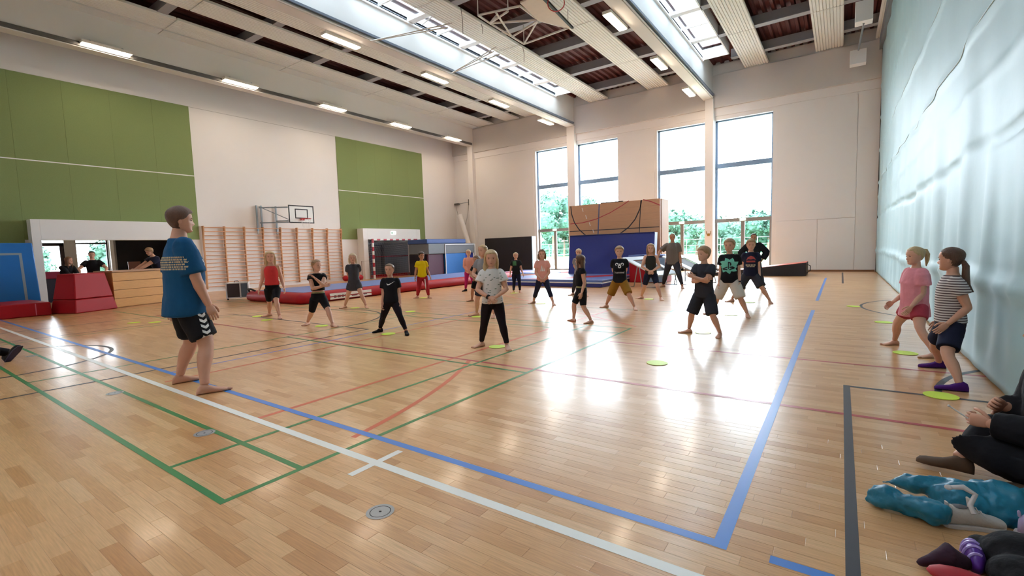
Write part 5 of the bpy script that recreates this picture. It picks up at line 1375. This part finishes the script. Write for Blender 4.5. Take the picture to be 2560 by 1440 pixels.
P('child in a peach T-shirt and navy leggings left of the navy crash mat', (1334, 758), (1383, 762), (1355, 624), rel=0, arms='lowclasp', hair=('bob', 'mid'), cl=(('tshirt', K_PEACH, dict(hem=-.06, inf=.016, decals=(dict(name='chest_print', m=PR_W, s=.58, p=tri),))), ('leggings', K_NAVY, dict(inf=.006, to=.78))))
P('child in grey, mostly hidden behind the long-haired girl in front of the navy mat', (1432, 738), (1466, 740), (1443, 622), rel=0, arms='behind', hair=('crop', 'pale'), cl=(('tshirt', K_GREY, dict(hem=-.05)), ('leggings', K_CHAR, dict(inf=.006))))
b_ = P('girl with long brown hair in black top and shorts turned away to the left', (1434, 803), (1477, 808), (1445, 637), rel=-75, head=-40, arms='down', hair=('long', 'brown'), cl=(('croptop', K_BLACK, dict(hem=.22)), ('shorts', K_BLACK, dict(to=.44, waist=.16, inf=.01)), ('skirt', K_OLIVE, dict(to=.04, waist=.26, inf=.004))))
hum = ring_poly(-.055, .045, .018, .032, -40, 250) + ring_poly(.055, .045, .018, .032, -70, 220) + ring_poly(0, .0, .016, .034, -180, 180) + [[(-.02, .06), (.02, .06), (.006, .035), (-.006, .035)]]
P('boy in a black T-shirt with a white ring emblem and mustard shorts', (1516, 768), (1586, 774), (1546, 616), rel=0, arms='behind', hair=('boy', 'sandy'), cl=(('tshirt', K_BLACK, dict(hem=-.06, inf=.018, taper=.09, decals=(dict(name='ring_emblem', m=PR_W, s=.66, p=hum), dict(name='word_print', m=PR_W, s=.4, p='hummel')))), ('shorts', K_MUST, dict(to=.5, inf=.016, bot=(.068, .062)))))
P('girl with long fair hair and navy shorts beside the mini trampolines', (1604, 746), (1652, 750), (1627, 609), rel=0, arms='clasp', hair=('long', 'sandy'), cl=(('tank', K_DKOL, dict(hem=.05)), ('shorts', K_NAVY, dict(to=.42, inf=.008))))
P('woman in a grey-brown T-shirt and dark leggings in front of the glass door', (1658, 718), (1706, 721), (1679, 584), rel=-6, kind='woman', arms=((.03, .15, -.04, -1, 0, 0), (.10, -.24, .08, -.6, -.6, 0)), hair=('bun', 'mid'), skin='tan', shoes=None, cl=(('tshirt', K_TAUPE, dict(hem=-.12, inf=.02, taper=.095, sleeve=.36, sflare=.02)), ('leggings', K_CHAR, dict(inf=.006))))
P('boy in charcoal T-shirt and shorts with crossed arms, looking left', (1722, 832), (1800, 842), (1755, 617), rel=-25, head=-25, arms='crossed', hair=('boy', 'sandy'), cl=(('tshirt', K_CHAR, dict(hem=-.1, inf=.018, taper=.088, sflare=.018)), ('shorts', cloth('slate_shorts', '2b2d35'), dict(to=.5, inf=.018, bot=(.07, .068)))))
ps = [rect(-.012, .002, -.07, .06), [(.002, .06), (.04, .045), (.045, .0), (.02, -.012), (.02, .03), (.002, .036)], [(-.1, -.055), (-.02, -.025), (-.02, -.045), (-.07, -.062), (-.02, -.07), (-.02, -.088), (-.095, -.085)], [(.012, -.03), (.06, -.02), (.1, -.045), (.09, -.065), (.012, -.088), (.012, -.07), (.06, -.052), (.012, -.048)]]
blot = []
for i in range(26):
    a = i * PI / 13; a2 = (i + 1) * PI / 13; r1, r2 = .105 + .022 * ((i * 7) % 3), .105 + .022 * (((i + 1) * 7) % 3)
    blot.append([(0, 0), (r1 * 1.15 * math.cos(a), r1 * math.sin(a)), (r2 * 1.15 * math.cos(a2), r2 * math.sin(a2))])
p_ = P('boy in a black T-shirt with a mint green emblem and cream shorts', (1780, 785), (1868, 792), (1826, 598), rel=-6, head=-10, arms='down', hair=('boy', 'sandy'), cl=(('tshirt', K_BLACK, dict(hem=-.06, inf=.018, taper=.09, decals=(dict(name='mint_splash', m=PR_MINT, s=.58, p=blot), dict(name='black_emblem', m=PR_K, s=.60, p=ps, off=.007)))), ('shorts', K_CREAM, dict(to=.52, inf=.018, bot=(.072, .066)))))
q = MB(); d_ = (p_['J']['wrl'] - p_['J']['ell']).normalized(); c_ = p_['J']['wrl'] - d_ * .02; q.tube([c_ - d_ * .012, c_ + d_ * .012], .034, 12); p_['parts'].append(('wrist_watch', q, M_BLACK, None))
din = [[(-.09, .0), (-.06, .07), (.0, .1), (.06, .075), (.1, .01), (.05, .03), (.0, .02), (-.05, .03)], rect(-.085, .085, -.04, -.005)]
dtx = [rect(-.1 + .05 * i, -.06 + .05 * i, -.085, -.055) for i in range(4)] + [rect(-.08 + .055 * i, -.035 + .055 * i, -.115, -.095) for i in range(3)]
P('boy in a dark T-shirt with a red print, right of the mint emblem boy', (1830, 754), (1924, 758), (1878, 599), rel=0, head=4, arms=('down', 'behind'), hair=('boy', 'sandy'), cl=(('tshirt', K_NAVY, dict(hem=-.06, inf=.018, taper=.09, decals=(dict(name='red_print', m=PR_RED, s=.64, p=din), dict(name='sand_lettering', m=PR_TAN, s=.58, p=dtx)))), ('shorts', K_CHAR, dict(to=.46, inf=.018, bot=(.07, .07)))))
P('person in a wide black top with hands on hips standing behind the boys', (1858, 722), (1908, 722), (1880, 584), rel=0, kind='woman', arms=((.0, .14, .04, -.2, 1, 0), (.0, -.14, .04, -.2, -1, 0)), hair=('bun', 'dark'), skin='tan', shoes=K_BLACK, cl=(('longsleeve', K_BLACK, dict(hem=.0, inf=.03, sleeve=.95, sflare=.03)), ('leggings', K_CHAR, dict(inf=.01))))
pk = P('girl in a pink T-shirt with a fair ponytail walking beside the curtain', (2236, 862), (2334, 895), (2290, 617), rel=-58, head=0, nod=4, arms=((.09, .1, .0, -1, 0, 0), (.12, -.10, .02, -1, 0, 0)), hair=('pony', 'blond'), toes=(-4, -4), cl=(('tshirt', K_PINK, dict(hem=-.28, inf=.022, flare=.02, taper=.1, sleeve=.3, sflare=.02, w=.01)), ('shorts', cloth('rose_red', 'b0404e'), dict(to=.26, inf=.02))))
q_shoe = cloth('purple_sock', '47186a')
stp = P('girl in a striped T-shirt, navy shorts and purple shoes near the curtain', (2346, 920), (2398, 978), (2358, 619), rel=-78, head=-28, kind='child', build=1.0, arms=((.04, .12, .02, -1, 0, 0), (.03, -.13, -.0, -1, 0, 0)), hair=('tail_low', 'brown'), shoes=q_shoe, toes=(-5, -5), skin='light', cl=(('tshirt', K_STR, dict(hem=.05, inf=.016, taper=.088, sleeve=.25, sflare=.014)), ('shorts', K_NAVY, dict(to=.40, inf=.018, bot=(.062, .062), waist=.18, decals=(dict(name='white_stripe', m=PR_W, s=-.3, u=-.03, p=[rect(-.045, -.03, -.2, .2), rect(-.02, -.005, -.2, .2), rect(.005, .02, -.2, .2)], dir=(.3, -1)),)))))
# --- kiosk people
def at(X, px, y): p = gx(px, y, X); return (p.x, p.y)
kw = at(-19.2, 236, 700); person('smiling woman in a black T-shirt leaning on the kiosk counter', (kw[0] - .05, kw[1] - .13), (kw[0] + .05, kw[1] + .13), gx(233, 628, -19.2).z, rel=0, kind='woman', lean=6, arms=((.22, .16, .12, -.2, 1, -.4), (.22, -.18, .12, -.2, -1, -.4)), hair=('bun', 'dark'), skin='fair', shoes=K_BLACK, cl=(('tshirt', K_BLACK, dict(hem=-.05)), ('trousers', K_CHAR, {})))
km = G(414, 752); person('man in a navy T-shirt and pale shorts leaning on the right end of the counter', (km[0] - .1, km[1] - .12), (km[0] + .12, km[1] + .05), gx(381, 622, -18.2).z + .02, rel=-68, kind='man', lean=20, arms=((.34, .08, .22, -.6, .3, -.6), (.34, -.08, .22, -.6, -.3, -.6)), hair=('boy', 'sandy'), skin='light', shoes=K_BLACK, cl=(('tshirt', K_NAVY, dict(hem=-.1, inf=.02)), ('shorts', K_LGREY, dict(to=.52, inf=.02, bot=(.07, .066)))))
kg = at(-18.4, 165, 700); person('long-haired person in a black top resting on the counter behind the red block', (kg[0] - .1, kg[1] - .15), (kg[0] + .05, kg[1] + .1), gx(160, 643, -18.4).z, rel=35, kind='woman', lean=18, head=15, nod=-18, arms=((.33, .08, .10, -.4, .6, -.5), (.33, .0, .10, -.4, -.6, -.5)), hair=('long', 'mid'), skin='light', shoes=K_BLACK, cl=(('longsleeve', K_BLACK, dict(hem=-.05)), ('trousers', K_NAVY, {})))
# ================================================================== RIGHT FOREGROUND
person('person in black sitting on the floor against the curtain at the right edge', (.84, 3.26), (.52, 3.46), .95, Hs_fix=1.5, facing=176, kind='child', build=1.2, skin='light', hair=('boy', 'brown'), shoes=cloth('brown_suede', '5a4638'), toes=(10, 10), hand_curl=1.15, vox=.009,
       joints=dict(P=(.93, 3.45, .13), N=(.93, 3.5, .66), hipl=(.9, 3.36, .13), hipr=(.9, 3.55, .13), shl=(.92, 3.38, .59), shr=(.92, 3.62, .59), ell=(.84, 3.31, .33), wrl=(.665, 3.40, .335), elr=(.86, 3.68, .33), wrr=(.755, 3.60, .385),
                   knl=(.60, 3.42, .2), anl=(.86, 3.30, .1), knr=(.72, 3.62, .24), anr=(.56, 3.47, .09), HC=(.90, 3.52, .83)),
       cl=(('longsleeve', K_BLACK, dict(hem=-.1, inf=.03, sleeve=.97, sflare=.012, w=.015)), ('trousers', K_BLACK, dict(inf=.025, w=.012, to=.9))))
stick = [gy(2372, 1014, 3.42), gy(2420, 1046, 3.40)]
obj('thin_stick', MB().tube(stick, .004, 6).ell(stick[0], .007, 8, 6), mat('stick_white', 'd8d0c8', .4), smooth=True, label='thin pale stick held by the person sitting at the right edge', cat='stick')
# teal jacket
def soft(name, blobs, m, label, cat, vox=.009, wr=.03, sm=4, parent=None):
    q = MB()
    for b in blobs:
        if isinstance(b[0], list): ring_loft(q, limb_rings([Vector(p) for p in b[0]], b[1], flat=.9), 14)
        else: q.ell(b[0], b[1], 16, 12)
    o = tmp_remesh(q, vox, sm, wr); return (name, o, m, label, cat)
M_TEALJ = mat('teal_nylon', '0c6f8c', .48, vary=.15, scale=9, bump=.7, bscale=14, spec=.6)
SOFT = []
a1, a2 = gz(2186, 1238, .05), gz(2345, 1285, .055); b1, b2_ = gz(2205, 1205, .05), gz(2360, 1225, .07)
SOFT.append(soft('teal_jacket', [([a1, a1.lerp(a2, .5) + Vector((0, 0, .005)), a2], [.05, .056, .06]), ([b1, b1.lerp(b2_, .5) + Vector((0, 0, .02)), b2_], [.012, .045, .06]),
    ((.5, 3.02, .05), (.13, .12, .085)), ((.64, 3.06, .05), (.16, .13, .1)), ((.8, 3.08, .05), (.15, .14, .09)), ((.64, 3.0, .04), (.18, .08, .07)), ((.93, 3.05, .04), (.12, .12, .07))], M_TEALJ, 'crumpled teal jacket lying on the floor at the right edge', 'jacket', vox=.007, wr=.06))
M_DKB = mat('dark_fabric', '0b0b12', .9, vary=.2, scale=12, bump=.4, bscale=30)
SOFT.append(soft('dark_bag', [((.60, 2.55, .05), (.12, .11, .10)), ((.71, 2.56, .06), (.13, .14, .11)), ((.5, 2.6, .04), (.05, .055, .05)), ((.62, 2.42, .05), (.14, .11, .08))], M_DKB, 'dark navy cloth bag with purple trim in the lower right corner', 'bag', wr=.02))
SOFT.append(soft('maroon_cloth', [([(.29, 2.39, .02), (.33, 2.42, .03), (.38, 2.45, .05), (.43, 2.46, .03)], [.018, .028, .05, .03])], mat('maroon_cloth', '35182a', .85, vary=.2, bump=.4, bscale=20), 'small dark maroon cloth on the floor at the bottom right', 'cloth', vox=.006, wr=.012))
obj('red_pouch', MB().ell((.40, 2.34, .03), (.1, .05, .03), 16, 10), mat('red_pouch', 'a8202a', .6), smooth=True, label='small red pouch at the bottom right corner', cat='pouch')
# sneakers
def sneaker(label, loc, rz, m_up, m_sole, fl=.21, tilt=0):
    t = thing('sneaker', label, 'shoe', loc, rz); t.rotation_euler = (0, tilt, rz)
    up_ = MB(); R = [(-.26, .08, .30), (-.2, .13, .40), (-.08, .14, .38), (.08, .145, .36), (.2, .155, .36), (.32, .165, .28), (.48, .18, .21), (.62, .17, .18), (.72, .12, .14)]
    ring_loft(up_, [(Vector((x, 0, .06 + h / 2)) * fl, Vector((0, w, 0)) * fl, Vector((0, 0, h / 2)) * fl) for x, w, h in R], 16, 2.5)
    obj('upper', up_, m_up, t, smooth=True)
    so = MB(); so.prism([Vector((x, y, 0)) * fl for x, y in ((-.32, -.08), (-.28, -.14), (-.05, -.16), (.2, -.16), (.5, -.2), (.68, -.16), (.77, -.05), (.77, .05), (.68, .16), (.5, .2), (.2, .16), (-.05, .16), (-.28, .14), (-.32, .08))], (0, 0, 0), (0, 0, .09 * fl)); obj('sole', so, m_sole, t, bevel=.004)
    obj('opening', MB().ell(Vector((-.04, 0, .43)) * fl, (.16 * fl, .09 * fl, .03 * fl), 14, 6), mat('shoe_lining', '6d6a6c', .9), t, smooth=True)
    obj('tongue', MB().hexa([Vector(p) * fl for p in ((.14, -.08, .4), (.2, -.08, .38), (.2, .08, .38), (.14, .08, .4), (.1, -.075, .62), (.14, -.075, .63), (.14, .075, .63), (.1, .075, .62))]), m_up, t, bevel=.004)
    obj('heel_tab', MB().hexa([Vector(p) * fl for p in ((-.27, -.05, .4), (-.22, -.05, .4), (-.22, .05, .4), (-.27, .05, .4), (-.29, -.045, .52), (-.25, -.045, .52), (-.25, .045, .52), (-.29, .045, .52))]), m_up, t, bevel=.003)
    for k in range(3):
        x = .24 + .09 * k; z = .40 - .07 * k; obj('lace', MB().tube([Vector(p) * fl for p in ((x, -.12, z - .03), (x + .01, 0, z + .03), (x, .12, z - .03))], .012 * fl, 5), m_sole, t, smooth=True)
    return t
M_SNK = mat('sneaker_beige', 'cbbfb6', .8, vary=.1, bump=.3, bscale=60); M_SOLW = mat('sole_white', 'cfc4c0', .6, vary=.05)
sneaker('pale grey sneaker on the floor in front of the teal jacket', (.475, 2.84, 0), math.radians(22), M_SNK, M_SOLW, .22)
sneaker('lilac and white sneaker behind the dark bag at the right edge', (.72, 2.87, 0), math.radians(-20), mat('lilac_mesh', 'b9a5c8', .7), M_SOLW, .21)
w2 = thing('white_strap', 'folded white strap lying on the teal jacket', 'strap', (0, 0, 0))
c0 = gz(2408, 1236, .15); obj('strap_loop', MB().tube([c0 + Vector((-.05, 0, .02)), c0 + Vector((0, .01, .03)), c0 + Vector((.04, 0, .01)), c0 + Vector((.02, -.03, -.03)), c0 + Vector((.03, -.05, -.06))], [.009, .013, .011, .010, .010], 8), M_SOLW, w2, smooth=True)
obj('strap_end', MB().ell(c0 + Vector((-.05, 0, .02)), (.016, .013, .012), 10, 8), M_SOLW, w2, smooth=True)
# dark shoe at the left edge, toe up
tdir = (CR * .62 + UP * .72 + Vector((-.2, .1, 0))).normalized()
ls = thing('dark_shoe', 'dark shoe of someone sitting just outside the left edge', 'shoe', (-9.22, 1.34, 0))
hm_ = frame(Vector((-.12, -.1, .055)), tdir, Vector((-.7, -.2, .7)))
q = MB(); put(q, foot_mesh(.25, True), hm_); obj('upper', q, mat('shoe_black', '15131a', .6), ls, smooth=True)
q = MB(); put(q, MB().prism([Vector((x, y, -.012)) * 1 for x, y in ((-.07, -.03), (.0, -.04), (.12, -.05), (.19, -.03), (.2, .03), (.12, .05), (0, .04), (-.07, .03))], (0, 0, 0), (0, 0, .014)), hm_); obj('sole', q, mat('sole_navy', '2b2540', .6), ls)
q = MB(); ring_loft(q, limb_rings([Vector((-.15, -.12, .13)), Vector((-.4, -.4, .22)), Vector((-.62, -.66, .4))], [.055, .065, .08]), 12); obj('trouser_leg', q, K_BLACK, ls, smooth=True)
for r_ in PEOPLE:
    r_['decals'] = [(i, dict(d, p=text_polys(d['p'], .062) if isinstance(d['p'], str) else d['p'])) for i, d in r_['decals']]
finish_people()
# red cloth in the hand of the long-haired girl
_h = b_['J']['wrr'] + Vector((-.02, -.05, -.13))
obj('red_cloth', MB().ell(_h + Vector((0, 0, -.03)), (.035, .05, .055), 12, 8), mat('cloth_dark_red', '8a2434', .8, bump=.4, bscale=20), smooth=True, label='small dark red cloth in the hand of the long-haired girl', cat='cloth')
# purple trim on the dark bag
def trim(nm, m, pts, r):
    obj(nm, MB().tube(pts, r, 8), m, SOFT_OBJ['dark_bag'], smooth=True)
M_PURPL = mat('purple_gloss', '5b2f90', .3, vary=.1); M_LILAC = mat('lilac_gloss', 'a98fd0', .3, vary=.1)
c_ = Vector((.465, 2.52, .035))
pp_ = obj('purple_panel', MB().ell(c_, (.035, .085, .055), 18, 12), M_PURPL, SOFT_OBJ['dark_bag'], smooth=True)
for k in range(4):
    y = -.055 + .036 * k; rr_ = math.sqrt(max(.05, 1 - (y / .085) ** 2))
    obj('lilac_stripe', MB().tube([c_ + Vector((.036 * rr_ * math.cos(a), y, .056 * rr_ * math.sin(a))) for a in [PI * (.35 + .08 * q) for q in range(9)]], .006, 6), M_LILAC, pp_, smooth=True)
